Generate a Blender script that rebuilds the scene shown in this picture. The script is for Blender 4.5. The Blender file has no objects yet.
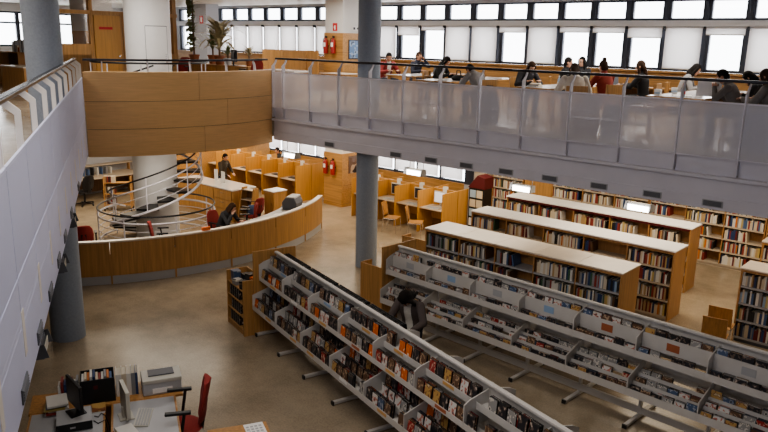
import bpy, bmesh, math, random
from mathutils import Vector, Matrix
from mathutils.bvhtree import BVHTree
PI = math.pi
R = math.radians
rnd = random.Random(11)
scn = bpy.context.scene
COL = scn.collection

# ------------------------------------------------------------------ frames
EYE = Vector((0, 0, 5.4))
PITCH, ROLL, FPX = R(13.687), R(1.2388), 720.7
AB = R(-41.1785)                       # run of the balcony, window wall and bookcases
AL = R(109.955)                        # run of the left gallery parapet
E1 = Vector((math.cos(AB), math.sin(AB), 0)); E2 = Vector((-math.sin(AB), math.cos(AB), 0))
L1 = Vector((math.cos(AL), math.sin(AL), 0)); L2 = Vector((-math.sin(AL), math.cos(AL), 0))
def B(a, b, z=0.0): return E1 * a + E2 * b + Vector((0, 0, z))
def LP(a, b, z=0.0): return L1 * a + L2 * b + Vector((0, 0, z))

# ------------------------------------------------------------------ materials
def _nt(name):
    m = bpy.data.materials.new(name); m.use_nodes = True
    nt = m.node_tree; b = nt.nodes['Principled BSDF']
    return m, nt, b
def _set(b, key, v):
    if key in b.inputs: b.inputs[key].default_value = v
def plain(name, c, rough=.5, metal=0, spec=.5, var=0.0, scale=6.0, bump=0.0, stretch=None):
    m, nt, b = _nt(name)
    _set(b, 'Base Color', (*c, 1)); _set(b, 'Roughness', rough); _set(b, 'Metallic', metal); _set(b, 'Specular IOR Level', spec)
    if var > 0 or bump > 0:
        tc = nt.nodes.new('ShaderNodeTexCoord'); mp = nt.nodes.new('ShaderNodeMapping'); n = nt.nodes.new('ShaderNodeTexNoise')
        nt.links.new(tc.outputs['Object'], mp.inputs[0]); nt.links.new(mp.outputs[0], n.inputs['Vector'])
        n.inputs['Scale'].default_value = scale; n.inputs['Detail'].default_value = 5
        if stretch: mp.inputs['Scale'].default_value = stretch
        if var > 0:
            r = nt.nodes.new('ShaderNodeValToRGB'); nt.links.new(n.outputs['Fac'], r.inputs[0])
            r.color_ramp.elements[0].position = .3; r.color_ramp.elements[1].position = .7
            r.color_ramp.elements[0].color = (*[max(0, x * (1 - var)) for x in c], 1)
            r.color_ramp.elements[1].color = (*[min(1, x * (1 + var)) for x in c], 1)
            nt.links.new(r.outputs[0], b.inputs['Base Color'])
        if bump > 0:
            bp = nt.nodes.new('ShaderNodeBump'); bp.inputs['Strength'].default_value = bump; bp.inputs['Distance'].default_value = .01
            nt.links.new(n.outputs['Fac'], bp.inputs['Height']); nt.links.new(bp.outputs[0], b.inputs['Normal'])
    return m
def wood(name, c, rough=.42, axis='z', contrast=.22):
    st = {'x': (1.2, 26, 26), 'y': (26, 1.2, 26), 'z': (26, 26, 1.2)}[axis]
    return plain(name, c, rough, var=contrast, scale=1.0, stretch=st)
def emit(name, c, s):
    m, nt, b = _nt(name)
    _set(b, 'Base Color', (*c, 1)); _set(b, 'Emission Color', (*c, 1)); _set(b, 'Emission Strength', s)
    return m
def perforated(name, c, alpha):
    m, nt, b = _nt(name)
    _set(b, 'Base Color', (*c, 1)); _set(b, 'Roughness', .55)
    t = nt.nodes.new('ShaderNodeBsdfTransparent'); mx = nt.nodes.new('ShaderNodeMixShader')
    mx.inputs[0].default_value = alpha
    out = nt.nodes['Material Output']
    nt.links.new(t.outputs[0], mx.inputs[1]); nt.links.new(b.outputs[0], mx.inputs[2]); nt.links.new(mx.outputs[0], out.inputs[0])
    return m
def glass(name):
    m, nt, b = _nt(name)
    t = nt.nodes.new('ShaderNodeBsdfTransparent'); g = nt.nodes.new('ShaderNodeBsdfGlossy'); mx = nt.nodes.new('ShaderNodeMixShader')
    g.inputs['Roughness'].default_value = .05; mx.inputs[0].default_value = .06
    out = nt.nodes['Material Output']
    nt.links.new(t.outputs[0], mx.inputs[1]); nt.links.new(g.outputs[0], mx.inputs[2]); nt.links.new(mx.outputs[0], out.inputs[0])
    return m
def translucent(name, c):
    m, nt, b = _nt(name)
    d = nt.nodes.new('ShaderNodeBsdfDiffuse'); t = nt.nodes.new('ShaderNodeBsdfTranslucent'); mx = nt.nodes.new('ShaderNodeMixShader')
    d.inputs[0].default_value = (*c, 1); t.inputs[0].default_value = (*c, 1); mx.inputs[0].default_value = .62
    out = nt.nodes['Material Output']
    nt.links.new(d.outputs[0], mx.inputs[1]); nt.links.new(t.outputs[0], mx.inputs[2]); nt.links.new(mx.outputs[0], out.inputs[0])
    return m
def floor_mat(name, c, rough):
    m, nt, b = _nt(name)
    tc = nt.nodes.new('ShaderNodeTexCoord')
    n1 = nt.nodes.new('ShaderNodeTexNoise'); n1.inputs['Scale'].default_value = 1.3; n1.inputs['Detail'].default_value = 8; n1.inputs['Roughness'].default_value = .65
    n2 = nt.nodes.new('ShaderNodeTexNoise'); n2.inputs['Scale'].default_value = 38; n2.inputs['Detail'].default_value = 3
    mx = nt.nodes.new('ShaderNodeMix'); mx.data_type = 'FLOAT'; mx.inputs[0].default_value = .35
    r = nt.nodes.new('ShaderNodeValToRGB')
    r.color_ramp.elements[0].position = .36; r.color_ramp.elements[1].position = .66
    r.color_ramp.elements[0].color = (*[x * .72 for x in c], 1); r.color_ramp.elements[1].color = (*[x * 1.25 for x in c], 1)
    nt.links.new(tc.outputs['Object'], n1.inputs['Vector']); nt.links.new(tc.outputs['Object'], n2.inputs['Vector'])
    nt.links.new(n1.outputs['Fac'], mx.inputs[2]); nt.links.new(n2.outputs['Fac'], mx.inputs[3])
    nt.links.new(mx.outputs[0], r.inputs[0]); nt.links.new(r.outputs[0], b.inputs['Base Color'])
    b.inputs['Roughness'].default_value = rough
    return m
def cover(name, c1, c2, c3, scale=2.6):
    """printed cover: blotches of picture in three inks, different on each copy"""
    m, nt, b = _nt(name)
    tc = nt.nodes.new('ShaderNodeTexCoord'); oi = nt.nodes.new('ShaderNodeObjectInfo'); ad = nt.nodes.new('ShaderNodeVectorMath'); ad.operation = 'ADD'
    sc = nt.nodes.new('ShaderNodeVectorMath'); sc.operation = 'SCALE'; sc.inputs['Scale'].default_value = 40
    cx = nt.nodes.new('ShaderNodeCombineXYZ')
    nt.links.new(oi.outputs['Random'], cx.inputs[0]); nt.links.new(cx.outputs[0], sc.inputs[0])
    nt.links.new(tc.outputs['Object'], ad.inputs[0]); nt.links.new(sc.outputs[0], ad.inputs[1])
    n = nt.nodes.new('ShaderNodeTexNoise'); n.inputs['Scale'].default_value = scale; n.inputs['Detail'].default_value = 1.5
    nt.links.new(ad.outputs[0], n.inputs['Vector'])
    r = nt.nodes.new('ShaderNodeValToRGB'); r.color_ramp.interpolation = 'CONSTANT'
    r.color_ramp.elements[0].position = 0; r.color_ramp.elements[0].color = (*c1, 1)
    r.color_ramp.elements[1].position = .54; r.color_ramp.elements[1].color = (*c2, 1)
    e = r.color_ramp.elements.new(.63); e.color = (*c3, 1)
    nt.links.new(n.outputs['Fac'], r.inputs[0]); nt.links.new(r.outputs[0], b.inputs['Base Color'])
    b.inputs['Roughness'].default_value = .3
    return m

M = {}
M['oak'] = wood('oak', (.43, .235, .085), .45, 'z')
M['oakx'] = wood('oak_long', (.43, .235, .085), .45, 'x')
M['fascia'] = plain('oak_fascia', (.72, .46, .22), .38, var=.07, scale=1.0, stretch=(2.5, 2.5, 40))
M['carrel'] = wood('oak_carrel', (.52, .27, .07), .45, 'z', .12)
M['deskwood'] = wood('desk_oak', (.43, .22, .075), .4, 'z', .2)
M['case'] = wood('bookcase_wood', (.40, .215, .085), .45, 'z', .15)
M['shelfwood'] = plain('shelf_laminate', (.50, .42, .33), .45)
M['shelfgrey'] = plain('grey_shelf_metal', (.36, .36, .38), .4)
M['capwhite'] = plain('cream_laminate', (.70, .62, .53), .22, spec=.6, var=.05, scale=3)
M['darkwood'] = wood('dark_wood', (.16, .085, .04), .5, 'z')
M['floor'] = floor_mat('polished_terrazzo', (.335, .272, .195), .26)
M['upfloor'] = floor_mat('upper_terrazzo', (.47, .39, .30), .17)
M['white'] = plain('painted_steel_white', (.64, .62, .67), .5, var=.04, scale=2)
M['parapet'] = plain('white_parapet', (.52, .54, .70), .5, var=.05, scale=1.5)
M['plaster'] = plain('white_plaster', (.66, .65, .64), .7, var=.03, scale=1.0)
M['slotbeige'] = plain('post_side', (.66, .62, .58), .5)
M['perf'] = perforated('perforated_sheet', (.82, .81, .86), .45)
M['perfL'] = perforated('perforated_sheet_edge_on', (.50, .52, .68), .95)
M['column'] = plain('grey_concrete', (.27, .31, .37), .6, var=.07, scale=30, bump=.05)
M['core'] = plain('core_white', (.78, .77, .76), .55, var=.02)
M['grey'] = plain('grey_wall', (.42, .43, .47), .7)
M['ceil'] = plain('ceiling_slats', (.62, .58, .52), .5, var=.18, scale=1.0, stretch=(.2, 9, .2))
M['steel'] = plain('dark_steel', (.05, .05, .06), .28, .6)
M['rail'] = plain('handrail_steel', (.10, .11, .13), .22, .9)
M['black'] = plain('black_plastic', (.012, .012, .014), .4)
M['frame'] = plain('window_frame_dark', (.035, .042, .065), .45)
M['glass'] = glass('window_glass')
M['blind'] = translucent('blind_fabric', (.82, .80, .79))
M['beam'] = plain('grey_beam', (.55, .54, .55), .5)
M['red'] = plain('red_fabric', (.27, .035, .03), .85, var=.1, scale=60)
M['redpaint'] = plain('red_paint', (.30, .025, .02), .4)
M['redsign'] = plain('red_sign', (.55, .03, .03), .5)
M['darkred'] = plain('dark_red_board', (.10, .010, .013), .5)
M['orange'] = plain('orange_card', (.72, .16, .03), .55)
M['beige'] = plain('beige_plastic', (.52, .50, .44), .45)
M['lgrey'] = plain('light_grey_plastic', (.40, .40, .41), .45)
M['dgrey'] = plain('dark_grey_plastic', (.10, .105, .12), .45)
M['laminate'] = plain('grey_laminate', (.40, .40, .41), .35, var=.03)
M['tabletop'] = plain('white_laminate', (.80, .79, .79), .13, spec=.8)
M['paper'] = plain('paper', (.80, .79, .77), .7)
M['ink'] = plain('ink', (.04, .04, .05), .6)
M['blue'] = plain('blue_cover', (.05, .12, .35), .5)
M['ltblue'] = plain('pale_blue', (.36, .48, .60), .5)
M['chrome'] = plain('chrome', (.65, .65, .65), .25, 1)
M['rackwhite'] = plain('rack_white_steel', (.56, .535, .505), .4, var=.03)
M['label'] = plain('tan_label', (.62, .36, .13), .5)
M['labelred'] = plain('red_label', (.40, .13, .06), .5)
M['labelblue'] = plain('blue_label', (.30, .42, .58), .5)
M['lamp'] = emit('lamp_glow', (1, .97, .9), 9)
M['tube'] = emit('ceiling_tube', (1, .95, .85), 4)
M['screen'] = plain('screen_glass', (.03, .035, .05), .12, spec=.7)
M['screenon'] = emit('screen_lit', (.75, .76, .85), .6)
M['skin'] = plain('skin', (.50, .27, .18), .5)
M['skinpale'] = plain('skin_pale', (.60, .36, .26), .5)
M['hairblack'] = plain('hair_black', (.012, .009, .008), .75, spec=.2)
M['hairbrown'] = plain('hair_brown', (.05, .026, .015), .75, spec=.2)
M['lips'] = plain('lips', (.35, .08, .07), .5)
M['leaf'] = plain('leaf_green', (.15, .18, .08), .5, var=.3, scale=9)
M['leafpale'] = plain('leaf_olive', (.36, .31, .18), .55, var=.25, scale=7)
M['terra'] = plain('terracotta', (.28, .10, .045), .7)
M['soil'] = plain('soil', (.05, .035, .025), .9)
M['picture'] = cover('blue_print', (.12, .22, .42), (.32, .42, .58), (.08, .12, .2), 7)
M['ventdark'] = plain('vent_dark', (.17, .17, .18), .5)
M['bluemetal'] = plain('blue_metal', (.10, .16, .30), .4)
def cloth(name, c): M[name] = plain(name, c, .85, var=.08, scale=40)
for n_, c_ in dict(jacket_red=(.23, .03, .028), navy=(.018, .022, .04), black_cloth=(.010, .010, .012), grey_cloth=(.26, .25, .25), brown_grey=(.10, .08, .075),
                   cream_cloth=(.66, .60, .52), rust=(.26, .04, .025), charcoal=(.035, .035, .04), grey_sweater=(.17, .155, .145), jeans=(.06, .10, .20),
                   camo=(.075, .06, .045), white_cloth=(.7, .68, .64), brown_leather=(.10, .045, .02)).items(): cloth(n_, c_)
M['wine_cloth'] = M['rust']

# ------------------------------------------------------------------ mesh builder
class MB:
    def __init__(s, mats=None): s.v = []; s.f = []; s.mi = []; s.mats = []
    def m(s, k):
        if k not in s.mats: s.mats.append(k)
        return s.mats.index(k)
    def add(s, vs, fs, k, X=None):
        o = len(s.v); i = s.m(k)
        s.v += [tuple(X @ Vector(p)) if X is not None else tuple(p) for p in vs]
        for f in fs: s.f.append(tuple(o + q for q in f)); s.mi.append(i)
        return s
    def box(s, x0, x1, y0, y1, z0, z1, k, X=None):
        if x0 > x1: x0, x1 = x1, x0
        if y0 > y1: y0, y1 = y1, y0
        if z0 > z1: z0, z1 = z1, z0
        vs = [(x0, y0, z0), (x1, y0, z0), (x1, y1, z0), (x0, y1, z0), (x0, y0, z1), (x1, y0, z1), (x1, y1, z1), (x0, y1, z1)]
        return s.add(vs, [(0, 3, 2, 1), (4, 5, 6, 7), (0, 1, 5, 4), (1, 2, 6, 5), (2, 3, 7, 6), (3, 0, 4, 7)], k, X)
    def prism(s, poly, t0, t1, k, plane='xy', X=None):
        """polygon in a plane, extruded along the third axis"""
        def P(u, w, t): return {'xy': (u, w, t), 'yz': (t, u, w), 'xz': (u, t, w)}[plane]
        n = len(poly); vs = [P(u, w, t0) for u, w in poly] + [P(u, w, t1) for u, w in poly]
        fs = [tuple(range(n))[::-1], tuple(range(n, 2 * n))] + [(i, (i + 1) % n, n + (i + 1) % n, n + i) for i in range(n)]
        return s.add(vs, fs, k, X)
    def ring(s, c, ax, r, n, r2=None, up=None):
        ax = Vector(ax).normalized(); u = ax.orthogonal().normalized() if up is None else (Vector(up) - ax * Vector(up).dot(ax)).normalized()
        w = ax.cross(u); r2 = r2 or r
        return [tuple(Vector(c) + u * (r * math.cos(2 * PI * i / n)) + w * (r2 * math.sin(2 * PI * i / n))) for i in range(n)]
    def loft(s, rings, k, cap=True, X=None):
        n = len(rings[0]); vs = [p for r in rings for p in r]; fs = []
        for j in range(len(rings) - 1):
            for i in range(n):
                a = j * n + i; b = j * n + (i + 1) % n
                fs.append((a, b, b + n, a + n))
        if cap: fs.append(tuple(range(n))[::-1]); fs.append(tuple((len(rings) - 1) * n + i for i in range(n)))
        return s.add(vs, fs, k, X)
    def cyl(s, p0, p1, r0, r1=None, k='steel', n=12, X=None):
        d = Vector(p1) - Vector(p0)
        return s.loft([s.ring(p0, d, r0, n), s.ring(p1, d, r0 if r1 is None else r1, n)], k, True, X)
    def tube(s, pts, r, k, n=8, closed=False, X=None):
        pts = [Vector(p) for p in pts]; rings = []; up = None
        N = len(pts)
        for i, p in enumerate(pts):
            if closed: d = pts[(i + 1) % N] - pts[i - 1]
            else: d = pts[min(i + 1, N - 1)] - pts[max(i - 1, 0)]
            d.normalize()
            if up is None: up = d.orthogonal()
            up = (up - d * up.dot(d)).normalized()
            rings.append(s.ring(p, d, r, n, up=up))
        if closed: rings.append(rings[0])
        return s.loft(rings, k, not closed, X)
    def lathe(s, prof, k, n=24, c=(0, 0), X=None):
        rings = [[(c[0] + max(r, 1e-4) * math.cos(2 * PI * i / n), c[1] + max(r, 1e-4) * math.sin(2 * PI * i / n), z) for i in range(n)] for r, z in prof]
        return s.loft(rings, k, True, X)
    def arc(s, c, r0, r1, z0, z1, a0, a1, n, k):
        """curved wall between two radii"""
        vs = []; fs = []
        for i in range(n + 1):
            a = a0 + (a1 - a0) * i / n
            for r, z in ((r0, z0), (r1, z0), (r1, z1), (r0, z1)): vs.append((c[0] + r * math.cos(a), c[1] + r * math.sin(a), z))
        for i in range(n):
            o = 4 * i
            for q in range(4): fs.append((o + q, o + (q + 1) % 4, o + 4 + (q + 1) % 4, o + 4 + q))
        fs += [(0, 3, 2, 1), (4 * n, 4 * n + 1, 4 * n + 2, 4 * n + 3)]
        return s.add(vs, fs, k)
    def ball(s, c, rx, ry, rz, k, n=12, m=8, X=None):
        rings = []
        for j in range(m + 1):
            t = PI * j / m; rr = max(math.sin(t), 1e-3)
            rings.append([(c[0] + rx * rr * math.cos(2 * PI * i / n), c[1] + ry * rr * math.sin(2 * PI * i / n), c[2] - rz * math.cos(t)) for i in range(n)])
        return s.loft(rings, k, True, X)
    def mesh(s, name, smooth=False):
        me = bpy.data.meshes.new(name); me.from_pydata(s.v, [], s.f)
        for k in s.mats: me.materials.append(M[k])
        me.polygons.foreach_set('material_index', s.mi)
        bm = bmesh.new(); bm.from_mesh(me); bmesh.ops.recalc_face_normals(bm, faces=bm.faces); bm.to_mesh(me); bm.free()
        if smooth: me.polygons.foreach_set('use_smooth', [True] * len(me.polygons))
        me.update(); return me
    def build(s, name, parent=None, smooth=False, bevel=0, loc=None, rotz=0):
        o = bpy.data.objects.new(name, s.mesh(name, smooth)); COL.objects.link(o)
        if parent: o.parent = parent
        if loc is not None: o.location = loc
        o.rotation_euler = (0, 0, rotz)
        if bevel:
            bv = o.modifiers.new('edge', 'BEVEL'); bv.width = bevel; bv.segments = 2; bv.limit_method = 'ANGLE'; bv.angle_limit = R(40)
        if smooth:
            try: o.data.set_sharp_from_angle(angle=R(35))
            except Exception: pass
        return o
def bx(name, parent, x0, x1, y0, y1, z0, z1, k, bevel=0): return MB().box(x0, x1, y0, y1, z0, z1, k).build(name, parent, bevel=bevel)
def tag(o, label=None, cat=None, group=None, kind=None):
    if label: o['label'] = label
    if cat: o['category'] = cat
    if group: o['group'] = group
    if kind: o['kind'] = kind
    return o
def thing(name, label, cat, loc=(0, 0, 0), rotz=0, group=None):
    o = bpy.data.objects.new(name, None); COL.objects.link(o); o.empty_display_size = .1
    o.location = loc; o.rotation_euler = (0, 0, rotz)
    return tag(o, label, cat, group)
def struct(name, mb, loc=None, rotz=0, label=None, parent=None, smooth=False, bevel=0):
    o = mb.build(name, parent, smooth, bevel, loc, rotz)
    if parent is None: o['kind'] = 'structure'
    if label: o['label'] = label
    return o
def dup(root, loc=None, rotz=None, label=None, group=None):
    r = root.copy(); COL.objects.link(r)
    if loc is not None: r.location = loc
    if rotz is not None: r.rotation_euler = (0, 0, rotz)
    if label: r['label'] = label
    if group: r['group'] = group
    for ch in list(root.children):
        c = ch.copy(); COL.objects.link(c); c.parent = r
        for g in list(ch.children):
            d = g.copy(); COL.objects.link(d); d.parent = c
    return r
ORD = ['first', 'second', 'third', 'fourth', 'fifth', 'sixth', 'seventh', 'eighth', 'ninth', 'tenth', 'eleventh', 'twelfth', 'thirteenth', 'fourteenth', 'fifteenth', 'sixteenth', 'seventeenth', 'eighteenth', 'nineteenth', 'twentieth'] + ['twenty-' + x for x in ('first', 'second', 'third', 'fourth', 'fifth', 'sixth', 'seventh', 'eighth', 'ninth')] + ['thirtieth'] + ['thirty-' + x for x in ('first', 'second', 'third', 'fourth', 'fifth', 'sixth', 'seventh', 'eighth', 'ninth')] + ['fortieth']

UP = 3.8                     # upper floor level
CEIL = 6.66
SLAB = 2.865
ITEMS = []                   # books and cases, placed after everything else

# ================================================================== SETTING
A0, A1, B0, B1 = -34.0, 7.5, -6.0, 19.1
LC = LP(16.77, .775); RC = B(-14.33, 11.97)      # the two corners of the wood fascia
STAIR = Vector((-6.1, 18.85, 0))
struct('floor', MB().box(A0, A1, B0, B1 + .3, -.2, 0, 'floor'), B(0, 0, 0), AB)
# upper floor slab with the stair well cut out
def _slab():
    pts = [B(A1, 12.12), B(-14.30, 12.12)]
    fd = RC - LC; L_ = fd.length; s_ = .62; R_ = L_ * L_ / 8 / s_ + s_ / 2; n_ = Vector((-fd.y, fd.x, 0)).normalized(); n_ = n_ if n_.y > 0 else -n_
    c_ = (LC + RC) / 2 + n_ * (R_ - s_)
    q0 = math.atan2((RC - c_).y, (RC - c_).x); q1 = math.atan2((LC - c_).y, (LC - c_).x); q0 += 2 * PI if q0 < q1 else 0
    for i in range(13):
        q = q0 + (q1 - q0) * (.02 + .96 * i / 12); pts.append(c_ + Vector((math.cos(q), math.sin(q), 0)) * (R_ - .12))
    pts += [LP(16.6, .92), LP(-5.2, .92), LP(-5.2, 5), B(A0, 2), B(A0, B1), B(A1, B1)]
    mb = MB().prism([(p.x, p.y) for p in pts], 2.95, UP, 'upfloor')
    o = mb.build('floor_upper')
    cut = MB().cyl((STAIR.x, STAIR.y, 2), (STAIR.x, STAIR.y, 5), 1.32, None, 'upfloor', 40).build('cutter')
    mod = o.modifiers.new('well', 'BOOLEAN'); mod.object = cut; mod.operation = 'DIFFERENCE'; mod.solver = 'EXACT'
    dg = bpy.context.evaluated_depsgraph_get(); me = bpy.data.meshes.new_from_object(o.evaluated_get(dg))
    o.modifiers.clear(); o.data = me
    bpy.data.objects.remove(cut)
    o['kind'] = 'structure'
    return o
_slab()
struct('ceiling', MB().box(A0, A1, B0, B1 + .3, CEIL, CEIL + .2, 'ceil'), B(0, 0, 0), AB)
struct('wall_left', MB().box(A0 - .2, A0, B0, B1 + .3, 0, 4.8, 'plaster').box(A0 - .2, A0, B0, B1 + .3, 6.3, CEIL, 'plaster').box(A0 - .2, A0, B0, 11.0, 4.8, 6.3, 'plaster').box(A0 - .2, A0, 18.5, B1 + .3, 4.8, 6.3, 'plaster'), B(0, 0, 0), AB)
struct('wall_right', MB().box(A1, A1 + .2, B0, B1 + .3, 0, CEIL, 'plaster'), B(0, 0, 0), AB)
struct('wall_front', MB().box(A0, A1, B0 - .2, B0, 0, CEIL, 'plaster'), B(0, 0, 0), AB)
wb = MB()
wb.box(A0, -13.26, B1, B1 + .3, 0, .9, 'oakx').box(A0, -27.26, B1, B1 + .3, .9, 2.95, 'grey').box(-12.9, A1, B1, B1 + .3, 0, 2.95, 'grey').box(-13.26, -12.9, B1, B1 + .3, 0, .9, 'grey').box(-13.26, -12.9, B1, B1 + .3, .9, 2.95, 'frame')
wb.box(A0, A1, B1, B1 + .3, 2.95, UP, 'grey').box(A0, A1, B1, B1 + .3, UP, 4.77, 'oakx').box(A0, A1, B1, B1 + .3, 6.57, CEIL, 'grey').box(A0, -29.26, B1, B1 + .3, 4.77, 6.57, 'grey').box(3.74, A1, B1, B1 + .3, 4.77, 6.57, 'grey')
struct('wall_back', wb, B(0, 0, 0), AB)
struct('trim_1', MB().box(A0, A1, B1 - .16, B1 + .05, 5.90, 5.99, 'beam').box(A0, A1, B1 - .02, B1 + .05, 5.86, 6.05, 'beam'), B(0, 0, 0), AB, 'grey beam above the lower row of windows')
struct('trim_2', MB().box(A0, A1, B1 - .10, B1, 4.74, 4.79, 'oakx'), B(0, 0, 0), AB, 'wooden sill board under the upper windows')
# windows of the upper floor, one per bay, each with its upper light
MULL = [-29.26 + k for k in range(34)]
state = {-17: 1, -16: .25, -15: .08, -14: 1, -13: 1, -12: .12, -11: 1, -10: .1, -9: .1, -8: .22, -7: 1, -6: .13, -5: 1, -4: 1, -3: .2, -2: 1}
wn = 0
for a in MULL[:-1]:
    wn += 1
    z0, z1, z2, z3 = 4.79, 5.86, 6.05, 6.57
    f = MB()
    f.box(a - .045, a + .045, B1 + .03, B1 + .16, z0, z3, 'frame')
    f.box(a + .045, a + .955, B1 + .05, B1 + .14, z0, z0 + .07, 'frame').box(a + .045, a + .955, B1 + .05, B1 + .14, z1 - .05, z1, 'frame')
    f.box(a + .045, a + .955, B1 + .05, B1 + .14, z2, z2 + .06, 'frame').box(a + .045, a + .955, B1 + .05, B1 + .14, z3 - .05, z3, 'frame')
    for x in (a + .045, a + .885):
        f.box(x, x + .07, B1 + .05, B1 + .14, z0, z1, 'frame').box(x, x + .06, B1 + .05, B1 + .14, z2, z3, 'frame')
    w = struct('window_%d' % wn, f, B(0, 0, 0), AB)
    bx('window_pane', w, a + .11, a + .89, B1 + .09, B1 + .10, z0 + .07, z1 - .05, 'glass')
    bx('window_pane', w, a + .10, a + .89, B1 + .09, B1 + .10, z2 + .06, z3 - .05, 'glass')
    q = state.get(round(a + .26), 1)
    if a > -29 and a < 1.5:
        drop = 5.84 - q * (5.84 - 4.86)
        n_ = round(a + .26) + 17
        if n_ >= 0:
            where = '%s window from the extinguisher pillar' % ORD[n_]
        else:
            where = '%s window left of the pillar' % ORD[-n_ - 1]
        look = 'white roller blind pulled right down' if q == 1 else ('white roller blind rolled nearly up' if q < .2 else 'white roller blind a quarter lowered')
        t = thing('roller_blind', look + ' at the ' + where, 'blind', B(a + .5, B1 - .05, drop), AB, 'roller blinds of the upper windows')
        h = 5.88 - drop
        MB().cyl((-.46, 0, h), (.46, 0, h), .024, None, 'beam', 10).build('blind_roll', t)
        MB().box(-.455, .455, -.003, .003, 0, h, 'blind').build('blind_fabric', t)
        MB().box(-.455, .455, -.008, .008, -.02, .005, 'beige').build('bottom_bar', t)
        MB().box(-.485, -.455, -.13, .04, h - .05, h + .02, 'black').build('bracket', t)
for b in (11.0, 12.5, 14.0, 15.5, 17.0):
    wn += 1
    f = MB().box(A0 - .14, A0 - .04, b, b + .08, 4.8, 6.3, 'frame').box(A0 - .14, A0 - .04, b + 1.42, b + 1.5, 4.8, 6.3, 'frame').box(A0 - .14, A0 - .04, b + .08, b + 1.42, 4.8, 4.88, 'frame').box(A0 - .14, A0 - .04, b + .08, b + 1.42, 6.22, 6.3, 'frame').box(A0 - .14, A0 - .04, b + .08, b + 1.42, 5.78, 5.86, 'frame')
    w = struct('window_%d' % wn, f, B(0, 0, 0), AB)
    bx('window_pane', w, A0 - .10, A0 - .09, b + .08, b + 1.42, 4.88, 5.78, 'glass'); bx('window_pane', w, A0 - .10, A0 - .09, b + .08, b + 1.42, 5.86, 6.22, 'glass')
# windows of the lower floor
for a in [-27.26 + k for k in range(14)]:
    wn += 1
    f = MB()
    f.box(a - .05, a + .05, B1 + .03, B1 + .16, .9, 2.95, 'frame').box(a + .05, a + .95, B1 + .05, B1 + .14, .9, .97, 'frame').box(a + .05, a + .95, B1 + .05, B1 + .14, 2.88, 2.95, 'frame')
    w = struct('window_%d' % wn, f, B(0, 0, 0), AB)
    bx('window_pane', w, a + .05, a + .95, B1 + .09, B1 + .10, .97, 2.88, 'glass')
    n_ = round(a + 27.26)
    t = thing('roller_blind', 'white roller blind of the lower hall, %s window from the red-topped stand' % ORD[13 - n_], 'blind', B(a + .5, B1 - .03, 1.02), AB, 'roller blinds of the lower windows')
    MB().cyl((-.44, 0, 1.85), (.44, 0, 1.85), .024, None, 'beam', 10).build('blind_roll', t)
    MB().box(-.43, .43, -.003, .003, 0, 1.85, 'blind').build('blind_fabric', t)

# ------------------------------------------------------------------ columns
def column(name, x, y, r, label, z0=0, z1=CEIL):
    o = struct(name, MB().lathe([(r, z0), (r, z1)], 'column', 48), (x, y, 0), 0, label, smooth=True)
    return o
column('column_1', -.42, 16.98, .262, 'round grey concrete column rising behind the balcony')
column('column_2', -5.74, 12.31, .292, 'round grey concrete column beside the white parapet')
# clad pillar with extinguishers
pl = MB().box(-17.2, -16.35, 16.55, 17.5, 0, 1.78, 'oakx').box(-17.2, -16.35, 16.55, 17.5, UP, 5.6, 'oakx')
pl.box(-17.17, -16.38, 16.58, 17.47, 1.78, 2.95, 'plaster').box(-17.17, -16.38, 16.58, 17.47, 5.6, CEIL, 'plaster')
for z in (.1, .72, 1.25): pl.box(-17.205, -16.345, 16.545, 17.5, z, z + .008, 'darkwood')
for z in (4.4, 5.0): pl.box(-17.205, -16.345, 16.545, 17.5, z, z + .008, 'darkwood')
struct('column_3', pl, B(0, 0, 0), AB, 'square pillar clad in wood below and white above')
struct('column_4', MB().box(-25.9, -24.9, 17.5, 18.1, UP, CEIL, 'grey'), B(0, 0, 0), AB, 'pale grey pillar behind the plants')
struct('column_5', MB().box(-12.5, -12.0, 18.55, 19.1, 0, 2.95, 'shelfwood'), B(0, 0, 0), AB, 'beige pillar at the end of the wall bookcases')
# white round stair core
core = struct('column_6', MB().lathe([(.56, 0), (.56, CEIL)], 'core', 64), STAIR, 0, 'white round stair core', smooth=True)
aim = math.atan2(-STAIR.y, -STAIR.x)
MB().arc((0, 0), .555, .572, UP + .02, 5.62, aim - .1, aim + .92, 14, 'core').build('door_panel', core)
for a_, b_ in ((-.115, -.10), (.92, .935)): MB().arc((0, 0), .556, .574, UP + .02, 5.63, aim + a_, aim + b_, 2, 'dgrey').build('door_frame', core)
MB().arc((0, 0), .556, .574, 5.62, 5.635, aim - .1, aim + .92, 12, 'dgrey').build('door_frame', core)
MB().arc((0, 0), .572, .58, UP + .9, UP + 1.15, aim + .80, aim + .86, 3, 'chrome').build('door_handle', core)

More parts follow.
